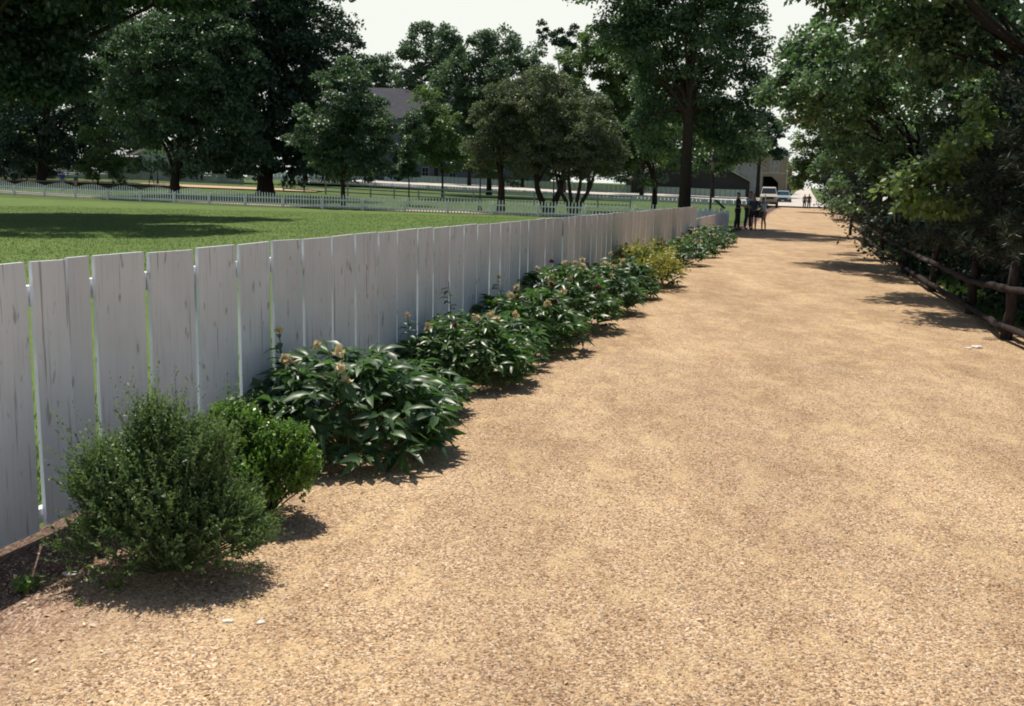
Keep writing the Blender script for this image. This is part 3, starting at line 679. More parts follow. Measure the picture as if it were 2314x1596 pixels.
for i, y in enumerate(ylist):
    off = 1.5 if y < 30 else (1.75 if y < 44 else 1.5+y*.014)
    x = rbx(y)+off+rr.uniform(-.1, .3)
    h = 2.7+rr.uniform(-.3, .5)+(.5 if y < 24 else .2) + y*.004
    leafs = .08+y*.0022
    lab = ('dark shrub behind the split-rail fence, number of %s' if False else '')
    words = ['low dark shrub nearest the camera behind the split-rail fence', 'dark shrub just behind the rounded fence post', 'dark shrub below the first pine branch', 'dark shrub behind the crooked fence stub',
             'shrub in deep shade beneath the sunlit large-leaved shrub', 'dark shrub behind the middle of the split-rail fence', 'dark shrub left of the sunlit large-leaved shrub', 'shaded shrub beneath the arching tree',
             'dark shrub just before the far end of the split-rail fence', 'hedge shrub beside the last split-rail post', 'dark hedge shrub casting shade right after the split-rail fence', 'hedge shrub over the grassy patch by the path',
             'dense hedge shrub midway down the road edge', 'hedge shrub where thin shadows cross the path', 'dark hedge shrub beyond the thin shadows', 'hedge shrub below the far pale tree',
             'low hedge shrub opposite the group of people', 'small hedge shrub opposite the cream truck', 'small hedge shrub behind the distant pair of people', 'farthest little hedge shrub at the road edge'][i]
    h += .5 if y > 48 else 0
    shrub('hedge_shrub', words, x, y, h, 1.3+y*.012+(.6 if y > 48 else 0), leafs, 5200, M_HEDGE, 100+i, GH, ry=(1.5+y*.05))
def pine(name, label, px, Y, h, rbase, seed, tufts=1500, nl=.13, group=None, lo=.8):
    rg = np.random.default_rng(seed); b = onY(px, Y); t = thing(name, label, 'pine tree', b, group=group)
    C = []; DD = []; mb = MB(); mb.tube([(0,0,-.2), (0,0,h*.5), (.05,0,h)], [.075,.05,.015], 8)
    z = lo
    while z < h-.2:
        R_ = rbase*(1-z/h)**.7*(.8+.35*rg.random())
        for k in range(6):
            a = rg.uniform(0, 2*math.pi); tip = np.array([math.cos(a)*R_, math.sin(a)*R_, z+.12*R_+rg.normal()*.1])
            m = np.array([tip[0]*.5, tip[1]*.5, z+.02]); mb.tube([(0,0,z-.1), tuple(m), tuple(tip)], [.025,.016,.006], 5, cap=False)
            for q in np.linspace(.35, 1, 7):
                base = (1-q)**2*np.array([0,0,z-.1])+2*q*(1-q)*m+q*q*tip
                for w_ in range(3):
                    sd = unit(rg.normal(size=3)+np.array([math.cos(a), math.sin(a), .5])*1.1); C.append(base+sd*rg.uniform(0, .28)*R_*.5); DD.append(sd)
        z += .26
    C = np.array(C); DD = np.array(DD); per = 26
    bi = np.repeat(np.arange(len(C)), per); D = unit(DD[bi]*.75+rg.normal(size=(len(bi), 3))*.6)
    P = C[bi]-DD[bi]*rg.uniform(0, .12, len(bi))[:, None]
    L = nl*rg.uniform(.7, 1.2, len(bi))
    quads_obj('needles', kites(P, D, unit(rg.normal(size=(len(bi), 3))), L, L*.075), 4, [(0,1,2,3)], M_PINE, t, np.clip(rg.normal(.45, .25, len(bi)), 0, 1))
    mb.build('trunk', M_BARK, t, smooth=True); return t
GP = 'pines behind the rail fence'
pine('pine_tree', 'grey-green pine at the right edge of the frame behind the rail fence', 2440, 12.5, 4.6, 1.7, 41, group=GP)
pine('pine_tree', 'grey-green pine right of the sunlit large-leaved shrub', 2290, 16.0, 4.0, 1.5, 42, group=GP)
pine('pine_tree', 'small pine reaching to the rail fence left of the large-leaved shrub', 2062, 24, 3.2, 1.4, 43, group=GP)
pine('pine_tree', 'dusky pine in the shade beside the far split-rail post', 1975, 33, 3.6, 1.7, 44, group=GP)
GB = 'trees closing the background at far right'
tree('background_tree', 'deep shade tree behind the pines at far right', 2330, 21, [(2330, 330, 170, 170), (2180, 400, 130, 110), (2280, 120, 190, 120)], .26, 9000, M_DARKLF, trunk_r=.2, seed=45, blob=1, group=GB)
tree('background_tree', 'deep shade tree behind the arching tree', 2100, 40, [(2080, 300, 140, 150), (1980, 360, 90, 80), (2180, 380, 110, 80)], .3, 9000, M_DARKLF, trunk_r=.2, seed=46, blob=1.3, group=GB)

# ------------------------------------------------------------------ flower border along the plank fence
def sp(s_, d): return FP0+U*s_+NRM*d            # point s metres along, d metres out from the fence
def peony(s_, d, r, h, seed, label, n=120, mat=None, dry=6, red=0, leaf=.12, tall=1):
    mat = mat or M_PEONY
    rg = np.random.default_rng(seed); r = r*rg.uniform(.92, 1.12); h = h*rg.uniform(.9, 1.06); t = thing('peony_bush', label, 'peony bush', sp(s_, d), group='peonies along the plank fence')
    C = []; D = []; N_ = []; L = []; tips = []
    mb = MB(); k = 0
    for i in range(n):
        az = rg.uniform(0, 2*math.pi); q = rg.uniform(0.02, 1)**.42; el = 0
        x, y = math.cos(az)*r*q, math.sin(az)*r*q
        z = h*(math.sqrt(max(0, 1-.80*q*q)))*(rg.uniform(.12, 1.0)**.7 if q > .6 else rg.uniform(.6, 1.05))
        tip = np.array([x, y, max(z, .10)])
        if i % 3 == 0: mb.tube([(x*.15, y*.15, 0), (x*.45, y*.45, z*.55), tuple(tip)], [.007,.005,.003], 4, cap=False)
        outd = unit(np.array([x, y, .12*r+.0001]))
        up = unit(np.array([x*.5/r, y*.5/r, .9])+rg.normal(size=3)*.18)
        nlf = rg.integers(5, 9)
        for j in range(nlf):
            a = (j-(nlf-1)/2)*.62+rg.normal()*.18
            side = np.cross(up, outd); dd = unit(outd*math.cos(a)+side*math.sin(a)+up*rg.uniform(-.15, .35))
            C.append(tip-outd*.02+dd*.012); D.append(dd); N_.append(unit(up+rg.normal(size=3)*.35)); L.append(leaf*rg.uniform(.75, 1.55))
        tips.append((tip, up))
    C, D, N_, L = map(np.array, (C, D, N_, L))
    V = lances(C, D, N_, L, L*rg.uniform(.24, .34, len(L)), rg.uniform(.25, .85, len(L)))
    V[:, :, 2] = np.maximum(V[:, :, 2], .012)
    quads_obj('leaves', V, 8, LANCE_F, mat, t, np.clip(rg.normal(.45, .25, len(L)), 0, 1), smooth=True)
    mb.build('stems', M_STEM, t)
    topk = sorted(tips, key=lambda q: -q[0][2]-rg.uniform(0, .45)+q[0][1]*.3)[:dry+red]
    for i, (tip, up) in enumerate(topk):
        isred = i >= dry; m = M_RED if isred else M_DRY
        lift = rg.uniform(.02, .07)*tall if i > 1 else .06*tall
        c = tip+up*lift+np.array([0, 0, lift*.6]); MBs = MB(); MBs.tube([tuple(tip-up*.06), tuple(c)], .003, 4)
        npet = 20; dd = unit(rg.normal(size=(npet, 3))+np.array([0, 0, .1])); s0 = rg.uniform(.034, .052)*(1 if not isred else .75)
        fl = quads_obj('bloom', lances(np.tile(c, (npet, 1)), dd, unit(rg.normal(size=(npet, 3))), np.full(npet, s0)*rg.uniform(.6,1.2,npet), np.full(npet, s0*.7), rg.uniform(.2, .9, npet)), 8, LANCE_F, m, t, rg.random(npet))
    return t
P_ = []
def base_s(px, py):
    g = G(px, py)-FP0; return g.dot(U), g.dot(NRM)
PEO = [ # centre px, base px y, radius, height
 (775, 1018, .50, .60, 'nearest big peony bush with withered cream blooms, right of the boxwood', 150, 7, 0, .125),
 (1015, 862, .44, .58, 'second peony bush along the fence with one red bloom behind it', 140, 4, 1, .085),
 (1072, 822, .30, .44, 'small low peony filling the gap after the second peony bush', 60, 1, 0, .10),
 (1120, 788, .42, .56, 'third peony bush along the fence', 120, 3, 2, .11),
 (1205, 738, .42, .62, 'peony bush with several dark red blooms left of the yellow withered stalks', 120, 6, 4, .11),
 (1275, 703, .40, .60, 'peony bush with cream blooms standing above it', 110, 6, 3, .11),
 (1335, 670, .40, .60, 'peony bush in the middle of the row with dark red blooms', 100, 3, 4, .11),
 (1390, 642, .42, .62, 'peony bush just before the yellow variegated shrub', 100, 2, 4, .11),
 (1490, 598, .42, .58, 'peony bush just beyond the yellow variegated shrub', 90, 4, 1, .11),
 (1530, 580, .42, .58, 'peony bush with cream blooms third from the far end of the row', 90, 4, 2, .11),
 (1562, 567, .42, .6, 'peony bush next to last in the row', 80, 5, 0, .11),
 (1168, 762, .30, .44, 'small low peony before the bush with several dark red blooms', 60, 1, 1, .10),
 (900, 935, .28, .36, 'small low peony between the nearest big peony and the second bush', 60, 1, 0, .10),
 (1590, 556, .45, .62, 'last peony bush at the far end of the plank fence', 90, 1, 0, .115)]
for i, (px, py, r, h, lab, n, dry, red, lf) in enumerate(PEO):
    s_, d = base_s(px, py); d = min(max(d, .46), .62)
    peony(s_, d+.04, mat=(M_PEONY2 if i in (1,3,4,7) else None), r=r*(1.1 if i < 1 else 1.3 if i < 2 else 1.5), h=h*(1.02 if i < 2 else 1.08), seed=300+i, label=lab, n=int(n*(1.45 if i < 1 else 2.6 if i == 1 else 1.8)), dry=dry, red=red, leaf=lf, tall=1.0)
# tall stray shoots against the fence
def shoot(s_, d, h, seed, label, bloom=True):
    rg = np.random.default_rng(seed); t = thing('peony_shoot', label, 'plant', sp(s_, d), group='tall stray peony shoots')
    mb = MB(); mb.tube([(0,0,0), (-.02,.02,h*.5), (-.05,.0,h)], [.006,.004,.003], 5); mb.build('stem', M_STEM, t)
    n = 15; z = np.linspace(h*.5, h*.92, n); az = rg.uniform(0, 6.28, n)
    C = np.stack([-.05*z/h, 0*z, z], 1); D = np.stack([np.cos(az), np.sin(az), rg.uniform(-.2, .5, n)], 1)
    quads_obj('leaves', lances(C, D, np.tile([0,0,1.0], (n,1)), rg.uniform(.07,.11,n), np.full(n,.035), rg.uniform(.3,.7,n)), 8, LANCE_F, M_PEONY, t, rg.random(n))
    if bloom:
        c = np.array([-.05, 0, h]); dd = unit(rg.normal(size=(14, 3))+np.array([0,0,.2]))
        quads_obj('bloom', lances(np.tile(c, (14,1)), dd, unit(rg.normal(size=(14,3))), np.full(14,.03), np.full(14,.02), np.full(14,.5)), 8, LANCE_F, M_DRY, t, rg.random(14)*.5)
s1, _ = base_s(700, 1010); shoot(s1, .16, .72, 1, 'tall thin shoot with a brown bloom behind the nearest big peony')
s1, _ = base_s(1005, 830); shoot(s1, .2, .78, 2, 'tall leafy shoot standing above the second peony bush', False)
s1, _ = base_s(1100, 775); shoot(s1, .2, .70, 3, 'tall leafy shoot with pale tip above the third peony bush')
s1, _ = base_s(930, 890); shoot(s1, .3, .62, 4, 'short red-tipped shoot between the first two peony bushes')
# yellow variegated shrub
yv = G(1462, 648)
shrub('variegated_shrub', 'low yellow variegated shrub leaning onto the path among the peonies', yv.x, yv.y, .66, .42, .055, 5000, M_YELLF, 61, ry=.9)
# boxwood: dense little cupped leaves on many short twigs
def twiggy(name, label, cat, pos, rx, ry, h, mat, ntw, lpt, leaf, wid, seed, spray, tips=0, updir=.9, lean=(0,0), peak=0, lobes=None):
    rg = np.random.default_rng(seed); t = thing(name, label, cat, pos)
    d = unit(rg.normal(size=(ntw, 3))); d[:, 2] = np.abs(d[:, 2])*1.35-.62
    q = rg.uniform(.45, 1.0, ntw)**.5
    lob = 1+.17*np.sin(d[:, 0]*7+1)*np.cos(d[:, 2]*6)+.12*np.cos(d[:, 1]*9+d[:, 2]*7)
    E = d*np.array([rx, ry, h*.5])*(q*lob)[:, None]+np.array([0, 0, h*.5]); E[:, 2] = np.clip(E[:, 2], .04, None)
    if lobes:
        li = rg.choice(len(lobes), ntw, p=np.array([l[6] for l in lobes])); LB = np.array([l[:6] for l in lobes])[li]
        E = LB[:, :3]+d*LB[:, 3:6]*(q*lob)[:, None]; E[:, 2] = np.maximum(E[:, 2], .03+.04*rg.random(ntw))
    if cat == 'bush' and name == 'yew_bush': E *= np.array([.95, .95, .90])
    E[:, 2] += peak*np.exp(-((E[:, 0]+.08)**2+E[:, 1]**2)/.018)*(E[:, 2]/h)**2
    E[:, 0] += lean[0]*E[:, 2]/h; E[:, 1] += lean[1]*E[:, 2]/h
    grow = unit(unit(E-np.array([0, 0, h*.15]))*.9+np.array([0, 0, updir])+rg.normal(size=(ntw, 3))*.28)
    Lt = spray*rg.uniform(.6, 1.4, ntw)
    if tips:
        tip_i = rg.choice(ntw, tips, replace=False)
        tip_i = tip_i[np.argsort(-E[tip_i, 2])]; Lt[tip_i[:tips//3]] *= 2.2
    bi = np.repeat(np.arange(ntw), lpt); u = np.tile(np.linspace(0, 1, lpt), ntw)
    P = E[bi]+grow[bi]*(Lt[bi]*u)[:, None]
    az = rg.uniform(0, 2*math.pi, len(bi)); rnd3 = unit(rg.normal(size=(len(bi), 3)))
    D = unit(grow[bi]*.75+rnd3*.85); N_ = unit(grow[bi]+rg.normal(size=D.shape)*.5)
    L = leaf*rg.uniform(.7, 1.25, len(bi))*(1-.35*u)
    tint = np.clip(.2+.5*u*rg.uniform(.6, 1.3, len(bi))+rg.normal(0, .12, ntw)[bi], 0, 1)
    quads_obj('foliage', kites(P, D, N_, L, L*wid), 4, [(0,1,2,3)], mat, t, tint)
    mb = MB()
    for k in rg.choice(ntw, min(ntw, 160), replace=False):
        e = E[k]; mb.tube([(e[0]*.12, e[1]*.12, -.02), (e[0]*.5, e[1]*.5, e[2]*.45), tuple(e), tuple(e+grow[k]*Lt[k])], [.006,.004,.0025,.001], 4, cap=False)
    mb.build('stem', M_STEM, t); return t
gy = G(388, 1285)
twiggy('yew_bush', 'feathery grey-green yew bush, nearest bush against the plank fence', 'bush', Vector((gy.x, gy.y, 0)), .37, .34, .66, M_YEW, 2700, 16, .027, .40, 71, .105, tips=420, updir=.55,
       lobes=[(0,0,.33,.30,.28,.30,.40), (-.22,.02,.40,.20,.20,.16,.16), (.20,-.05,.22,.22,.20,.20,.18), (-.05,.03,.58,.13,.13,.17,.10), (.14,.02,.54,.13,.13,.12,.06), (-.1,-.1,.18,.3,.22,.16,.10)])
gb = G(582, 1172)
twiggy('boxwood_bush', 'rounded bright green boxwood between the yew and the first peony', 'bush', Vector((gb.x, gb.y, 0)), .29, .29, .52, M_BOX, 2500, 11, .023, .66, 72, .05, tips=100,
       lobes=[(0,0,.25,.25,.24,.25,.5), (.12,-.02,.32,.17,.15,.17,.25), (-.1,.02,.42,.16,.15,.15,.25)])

# little weeds, litter and stones
def weed(px, py, r, seed, label, mat=M_BOX, name='weed', n=46, leaf=.022):
    rg = np.random.default_rng(seed); g = G(px, py); t = Vector((g.x, g.y, .008))
    C = np.stack([rg.normal(0, r*.35, n), rg.normal(0, r*.35, n), rg.uniform(0.004, r*.7, n)], 1); D = unit(np.stack([C[:, 0], C[:, 1], np.full(n, r*.5)], 1)+rg.normal(size=(n, 3))*.3)
    o = quads_obj(name, kites(C, D, np.tile([0,0,1.0], (n,1)), leaf*rg.uniform(.7,1.3,n), np.full(n, leaf*.6)), 4, [(0,1,2,3)], mat, None, rg.random(n), loc=t)
    tag(o, label, 'weed', 'small weeds at the foot of the plank fence')
weed(62, 1340, .075, 1, 'largest green weed in the bottom left corner by the fence', n=80, leaf=.03)
weed(265, 1335, .05, 2, 'small weed below the yew bush', leaf=.02)
weed(182, 1372, .03, 3, 'tiny weed sprig on the gravel near the left corner', n=20, leaf=.014)
weed(570, 1185, .03, 4, 'tiny bright weed below the boxwood', n=24, leaf=.016)
def scatter(name, label, cat, mat, pts_, size, seed, z=.012, flat=.35, wid=.55):
    rg = np.random.default_rng(seed); P = np.array(pts_); n = len(P)
    D = unit(np.stack([rg.normal(size=n), rg.normal(size=n), rg.normal(size=n)*flat*.4], 1)); N_ = unit(np.stack([rg.normal(size=n)*flat, rg.normal(size=n)*flat, np.ones(n)], 1))
    L = size*rg.uniform(.5, 1.4, n); o = quads_obj(name, kites(P, D, N_, L, L*wid), 4, [(0,1,2,3)], mat, None, rg.random(n))
    o['kind'] = 'stuff'; o['label'] = label; o['category'] = cat; return o
rg = np.random.default_rng(5)
lit = []
for i in range(2600):
    s_ = abs(rg.normal(0, 5)) + rg.uniform(-1.2, 2); d_ = rg.gamma(2.2, .22)
    if s_ < 26: p = sp(s_, d_+.03); lit.append((p.x, p.y, .011+rg.random()*.006))
for i in range(260):
    y = rg.uniform(2.2, 22); x = rg.uniform(fx(y)+.4, rbx(y)-.1); lit.append((x, y, .014))
scatter('leaf_litter', 'scattered dry leaf and bark litter on the gravel by the border', 'leaf litter', M_DRY, lit, .022, 8)
pt = []
for (px, py, q) in ((1240, 795, 60), (1330, 760, 30), (1400, 715, 40)):
    g = G(px, py)
    for k in range(q): pt.append((g.x+rg.normal()*.10, g.y+rg.normal()*.28, .013))
scatter('fallen_petals', 'fallen dark red petals on the gravel under the peonies', 'petals', M_RED, pt, .03, 9)
# loose pebbles in the foreground
pm = MB(); 
M_PEB = leafmat('pebble', (.11,.06,.04), (.72,.58,.42), .9, .0, .2)
def pebbles(n, seed):
    rg = np.random.default_rng(seed)
    Y = 1.9+(rg.random(n)**1.5)*7.5; X = rg.uniform(-1, 1, n)*(.62*Y+.3)+.15
    lim = FP0.x+(Y-FP0.y)*DIRX/DIRY+.03
    ok = (X > lim) & (X < np.interp(Y, [p[1] for p in RB], [p[0] for p in RB])); X = X[ok]; Y = Y[ok]; n = len(X)
    s_ = rg.uniform(.0025, .006, n)*np.where(rg.random(n) < .06, 1.6, 1); a = rg.uniform(0, 6.28, n)
    base = np.array([[1,0,0],[.2,.8,0],[-.9,.3,0],[-.3,-.8,0],[0.1,0,.75]])
    V = np.zeros((n, 5, 3)); 
    J = base[None]+rg.normal(0, .18, (n, 5, 3))*np.array([1,1,.3])
    V[:, :, 0] = (J[:, :, 0]*np.cos(a)[:, None]-J[:, :, 1]*np.sin(a)[:, None])*s_[:, None]+X[:, None]
    V[:, :, 1] = (J[:, :, 0]*np.sin(a)[:, None]+J[:, :, 1]*np.cos(a)[:, None])*s_[:, None]+Y[:, None]
    V[:, :, 2] = J[:, :, 2]*s_[:, None]+.0085
    o = quads_obj('pebbles', V, 5, [(0,1,4),(1,2,4),(2,3,4),(3,0,4)], M_PEB, None, np.clip(rg.beta(1.6, 1.6, n), 0, 1))
    o['kind'] = 'stuff'; o['label'] = 'loose brown and tan pebbles scattered over the gravel path'; o['category'] = 'pebbles'
pebbles(90000, 3)
M_CHALK = plain('chalky stone', (.75,.70,.62), .8, .1, 20)
def stone(px, py, r, seed, label, mat=M_CHALK, flat=.4, el=1.0):
    rg = np.random.default_rng(seed); g = G(px, py); bm = bmesh.new(); bmesh.ops.create_icosphere(bm, subdivisions=2, radius=1)
    for v in bm.verts:
        k = 1+.22*math.sin(v.co.x*3+seed)*math.cos(v.co.y*4+seed); v.co = Vector((v.co.x*r*k*el, v.co.y*r*k, v.co.z*r*flat))
    me = bpy.data.meshes.new('stone'); bm.to_mesh(me); bm.free(); me.materials.append(mat)
    o = link('stone', me, None, (g.x, g.y, .008+r*flat*.55)); tag(o, label, 'stone')
stone(2209, 788, .060, 1, 'larger of two white stones lying together at the right of the path', flat=.3)
stone(2189, 790, .036, 2, 'smaller white stone left of its larger neighbour at the right of the path', flat=.3)
stone(590, 1413, .013, 3, 'tiny pale pebble in the left foreground', el=1.2)
stone(515, 1410, .014, 4, 'tiny jagged pale chip in the left foreground', el=1.7)
stone(160, 1302, .022, 5, 'small flat pale chip at the edge of the fence shadow', el=1.6, flat=.25)
stone(1592, 889, .010, 6, 'tiny white pebble in the middle of the path')

# weeds and grass along the right fence and at hedge foot; grass blades in the lawn
def blades(name, label, pts_, h, seed, mat=M_GRASSB, w_=.006):
    rg = np.random.default_rng(seed); P = np.array(pts_); n = len(P)
    D = unit(np.stack([rg.normal(size=n)*.45, rg.normal(size=n)*.45, np.ones(n)], 1)); N_ = unit(np.stack([rg.normal(size=n), rg.normal(size=n), np.zeros(n)], 1))
    L = h*rg.uniform(.5, 1.4, n); o = quads_obj(name, kites(P, D, N_, L, np.full(n, w_)), 4, [(0,1,2,3)], mat, None, rg.random(n))
    o['kind'] = 'stuff'; o['label'] = label; o['category'] = 'grass'
pt = []
for i in range(24000):
    y = rg.uniform(3, 42); x = rbx(y)+abs(rg.normal(0, .55))-.10+.16*math.sin(y*1.7)*math.sin(y*.61); pt.append((x, y, .004))
blades('verge_grass', 'ragged grass and weeds along the foot of the split-rail fence', pt, .09, 12, w_=.012)
pt = []
for i in range(110000):
    y = 16+rg.random()**.8*44; x = fx(y)-.1-rg.random()*(.56*y+fx(y)); pt.append((x, y, .004))
blades('lawn_blades', 'short mown grass blades of the lawn', pt, .045, 13, w_=.013)
pt = []
for i in range(14000):
    y = rg.uniform(2.6, 16); x = fx(y)-.34-abs(rg.normal(0, .8)); pt.append((x, y, .004))
blades('fence_foot_grass', 'longer grass behind the near plank fence', pt, .09, 14, w_=.008)
# ------------------------------------------------------------------ buildings
M_GWALL = siding_mat('grey siding', (.15,.17,.20)); M_GROOF = siding_mat('purple grey shingles', (.085,.085,.115), .25, .8)
M_BARN = siding_mat('dark barn boards', (.05,.045,.045), .25, .5, 0); M_BROOF = siding_mat('barn shingles', (.30,.26,.22), .2, .75)
M_TRIM = plain('pale trim', (.55,.52,.46), .7, .1); M_BRICK = brick_mat('tan brick', (.36,.28,.21), (.30,.23,.17), (.36,.32,.27))
M_DKIN = plain('dark interior', (.012,.012,.014), .9); M_WHITEW = siding_mat('white siding', (.60,.64,.66), .15, .8)
M_REDW = plain('dull red wall', (.16,.07,.07), .8)
def window(par, x, y, z, w_, h, framemat=M_TRIM):           # on a wall facing -Y at local y
    mb = MB(); t_ = .09
    for bx in ((x-w_/2-t_, x-w_/2, z-t_, z+h+t_), (x+w_/2, x+w_/2+t_, z-t_, z+h+t_), (x-w_/2, x+w_/2, z-t_, z), (x-w_/2, x+w_/2, z+h, z+h+t_), (x-.03, x+.03, z, z+h), (x-w_/2, x-.03, z+h*.5-.03, z+h*.5+.03), (x+.03, x+w_/2, z+h*.5-.03, z+h*.5+.03)):
        mb.box(bx[0], bx[1], y-.06, y, bx[2], bx[3])
    f = mb.build('window', framemat, par)
    MB().box(x-w_/2+.005, x+w_/2-.005, y-.03, y-.012, z+.005, z+h-.005).build('pane', M_GLASS, f)
def gable_house(name, label, px, Y, W, Dp, H, ridge, wall, roof, rz=0, wins=(), axis='x', chim=None, ov=.4, cat='building'):
    b = onY(px, Y); b.z -= .3; t = thing(name, label, cat, b, rz)
    mb = MB(); mb.box(-W/2, W/2, 0, Dp, 0, H)
    if axis == 'x':                                   # ridge runs along x; eaves face us
        mb.prism([(0, H), (Dp, H), (Dp/2, H+ridge)], (-W/2, 0, 0), (0,1,0), (0,0,1), (W, 0, 0))
    else:
        mb.prism([(-W/2, H), (W/2, H), (0, H+ridge)], (0, 0, 0), (1,0,0), (0,0,1), (0, Dp, 0))
    mb.build('wall', wall, t)
    rb = MB(); th = .16
    if axis == 'x':
        s_ = ridge/(Dp/2)
        for sg in (-1, 1):
            y0 = Dp/2; y1 = Dp/2+sg*(Dp/2+ov); z1 = H+ridge-s_*(Dp/2+ov)
            rb.prism([(y0, H+ridge+.03), (y1, z1+.03), (y1, z1+.03+th), (y0, H+ridge+.03+th)], (-W/2-ov, 0, 0), (0,1,0), (0,0,1), (W+2*ov, 0, 0))
    else:
        s_ = ridge/(W/2)
        for sg in (-1, 1):
            x1 = sg*(W/2+ov); z1 = H+ridge-s_*(W/2+ov)
            rb.prism([(0, H+ridge+.03), (x1, z1+.03), (x1, z1+.03+th), (0, H+ridge+.03+th)], (0, -ov, 0), (1,0,0), (0,0,1), (0, Dp+2*ov, 0))
            fb = MB(); fb.prism([(0, H+ridge-.22), (x1, z1-.22), (x1, z1+.02), (0, H+ridge+.02)], (0, -ov-.04, 0), (1,0,0), (0,0,1), (0, .1, 0)); fb.build('bargeboard', M_TRIM, t)
    r = rb.build('roof', roof, t)
    if chim: MB().box(chim[0]-.4, chim[0]+.4, Dp/2-.3, Dp/2+.3, H+ridge*.5, H+ridge+1.1).build('chimney', M_BRICK, r)
    for wn in wins: window(t, wn[0], -.003, wn[1], wn[2], wn[3])
    return t
# long grey house with purple-grey roof: visible roof px 855-1210, ridge y208, eave y262
Yh = 185; ridge_z = at(1000, 205, Yh+4.5).z; eave_z = at(1000, 266, Yh).z; bz = onY(1040, Yh).z-.3
gable_house('grey_house', 'long grey house with purple-grey shingle roof behind the trees', 1010, Yh, 38, 9, eave_z-bz, ridge_z-eave_z, M_GWALL, M_GROOF, wins=[(-11, 1.5, 1.1, 1.7), (-8, 1.5, 1.1, 1.7), (-4, 1.5, 1.1, 1.7), (1, 1.5, 1.1, 1.7), (6, 1.5, 1.1, 1.7), (-11, 5.5, 1.1, 1.7), (-6, 5.5, 1.1, 1.7)])
# dark barn, its gable rake running down to the right
Yb = 166; apex = at(1560, 336, Yb); ev = at(1690, 408, Yb); ob = onY(1575, Yb)
Wb = 2*(ev.x-apex.x); 
gable_house('dark_barn', 'dark wooden barn with a pale sloping roof edge left of the brick building', 1560, Yb, Wb, 9, ev.z-(onY(1560, Yb).z-.3), apex.z-ev.z, M_BARN, M_BROOF, axis='y')
# grey gabled building behind it
Yg = 178; ap = at(1665, 338, Yg); ev = at(1722, 376, Yg)
gable_house('grey_gabled_building', 'tall grey gabled building between the dark barn and the brick building', 1665, Yg, 2*(ev.x-ap.x)-.6, 10, ev.z-(onY(1665, Yg).z-.3), ap.z-ev.z, siding_mat('grey brown boards', (.46,.45,.47), .3, .8, 0), M_GROOF, axis='y', wins=[(-1.5, 4.4, 1.0, 1.6)])
# tan brick carriage building with segmental arch opening
Yc = 190; a = onY(1722, Yc); b = onY(1771, Yc); bt = thing('brick_building', 'tan brick building with paired upper windows and a dark arched gateway', 'building', Vector(((a.x+b.x)/2, Yc, a.z-.3)))
Wc = (b.x-a.x)+1.2; Hc = at(1745, 355, Yc).z-bt.location.z; k = FPX/Yc
x0 = -Wc/2; ox0, ox1 = (1723-1746.5)/k, (1758-1746.5)/k; oz = at(1740, 399, Yc).z-bt.location.z; oz2 = at(1740, 413, Yc).z-bt.location.z
mb = MB()
mb.prism([(-Wc/2, 0), (ox0, 0), (ox0, oz), ((ox0*.45+ox1*.55), oz), (ox1, oz2), (ox1, 0), (Wc/2, 0), (Wc/2, Hc), (-Wc/2, Hc)], (0, 0, 0), (1,0,0), (0,0,1), (0, .4, 0))
mb.box(-Wc/2, -Wc/2+.3, .4, 8, 0, Hc); mb.box(Wc/2-.3, Wc/2, .4, 8, 0, Hc); mb.box(-Wc/2, Wc/2, 8, 8.3, 0, Hc)
mb.build('wall', M_BRICK, bt)
MB().box(-Wc/2+.31, Wc/2-.31, 3.5, 3.6, 0, Hc-.1).build('gateway', M_DKIN, bt)
MB().box(-Wc/2-.2, Wc/2+.2, -.25, 8.5, Hc, Hc+.35).build('roof', M_TRIM, bt)
MB().box(-Wc/2, Wc/2, -.06, -.003, oz+.55, oz+.72).build('string_course', M_TRIM, bt)
wz = at(1745, 388, Yc).z-bt.location.z
window(bt, (1741-1746.5)/k, -.003, wz, .62, 2.0); window(bt, (1751.5-1746.5)/k, -.003, wz, .62, 2.0)
mb = MB(); mb.tube([(Wc/2-.25, -.12, 0), (Wc/2-.25, -.12, Hc)], .07, 8); mb.build('downpipe', M_TRIM, bt)
gable_house('red_shed', 'narrow dull red building right beside the brick building', 1777, 200, 1.9, 5, at(1777, 372, 200).z-onY(1777, 200).z, .8, M_REDW, M_GROOF, axis='y')
# far white houses at the end of the road
gable_house('white_house', 'tiny white house at the end of the road, left one', 1790, 330, 4.0, 6, 3.2, 1.4, M_WHITEW, M_GROOF, axis='y', wins=[(-.8, 1, .7, 1.2)])
gable_house('white_house', 'tiny white house at the end of the road, right one beside the hedge', 1806, 320, 3.2, 6, 2.8, 1.2, M_WHITEW, M_TRIM, axis='y', wins=[(0, 1, .7, 1.2)])
# left side: white cottage with porch, grey hip-roofed shed
ct = gable_house('white_cottage', 'white cottage with a dark porch half hidden by trees at far left', 352, 132, 7.0, 6, 3.2, 1.6, M_WHITEW, M_BROOF, axis='y', wins=[(1.2, 1.2, .9, 1.5)])
mb = MB(); mb.prism([(-2.6, 3.0), (0, 3.2), (0, 3.35), (-2.6, 3.15)], (-5.6, -.0, 0), (0,1,0), (0,0,1), (4.0, 0, 0)); pr = mb.build('porch_roof', M_TRIM, ct)
for xx in (-5.5, -3.7, -1.8): MB().box(xx, xx+.14, -2.5, -2.36, .2, 3.0).build('porch_post', M_TRIM, ct)
MB().box(-5.6, -1.6, -.5, -.4, .2, 2.99).build('porch_wall', M_DKIN, ct)
b = onY(69, 112); sh = thing('grey_shed', 'small grey shed with a low hipped roof behind the picket fence at far left', 'shed', Vector((b.x, b.y, b.z-.1)))
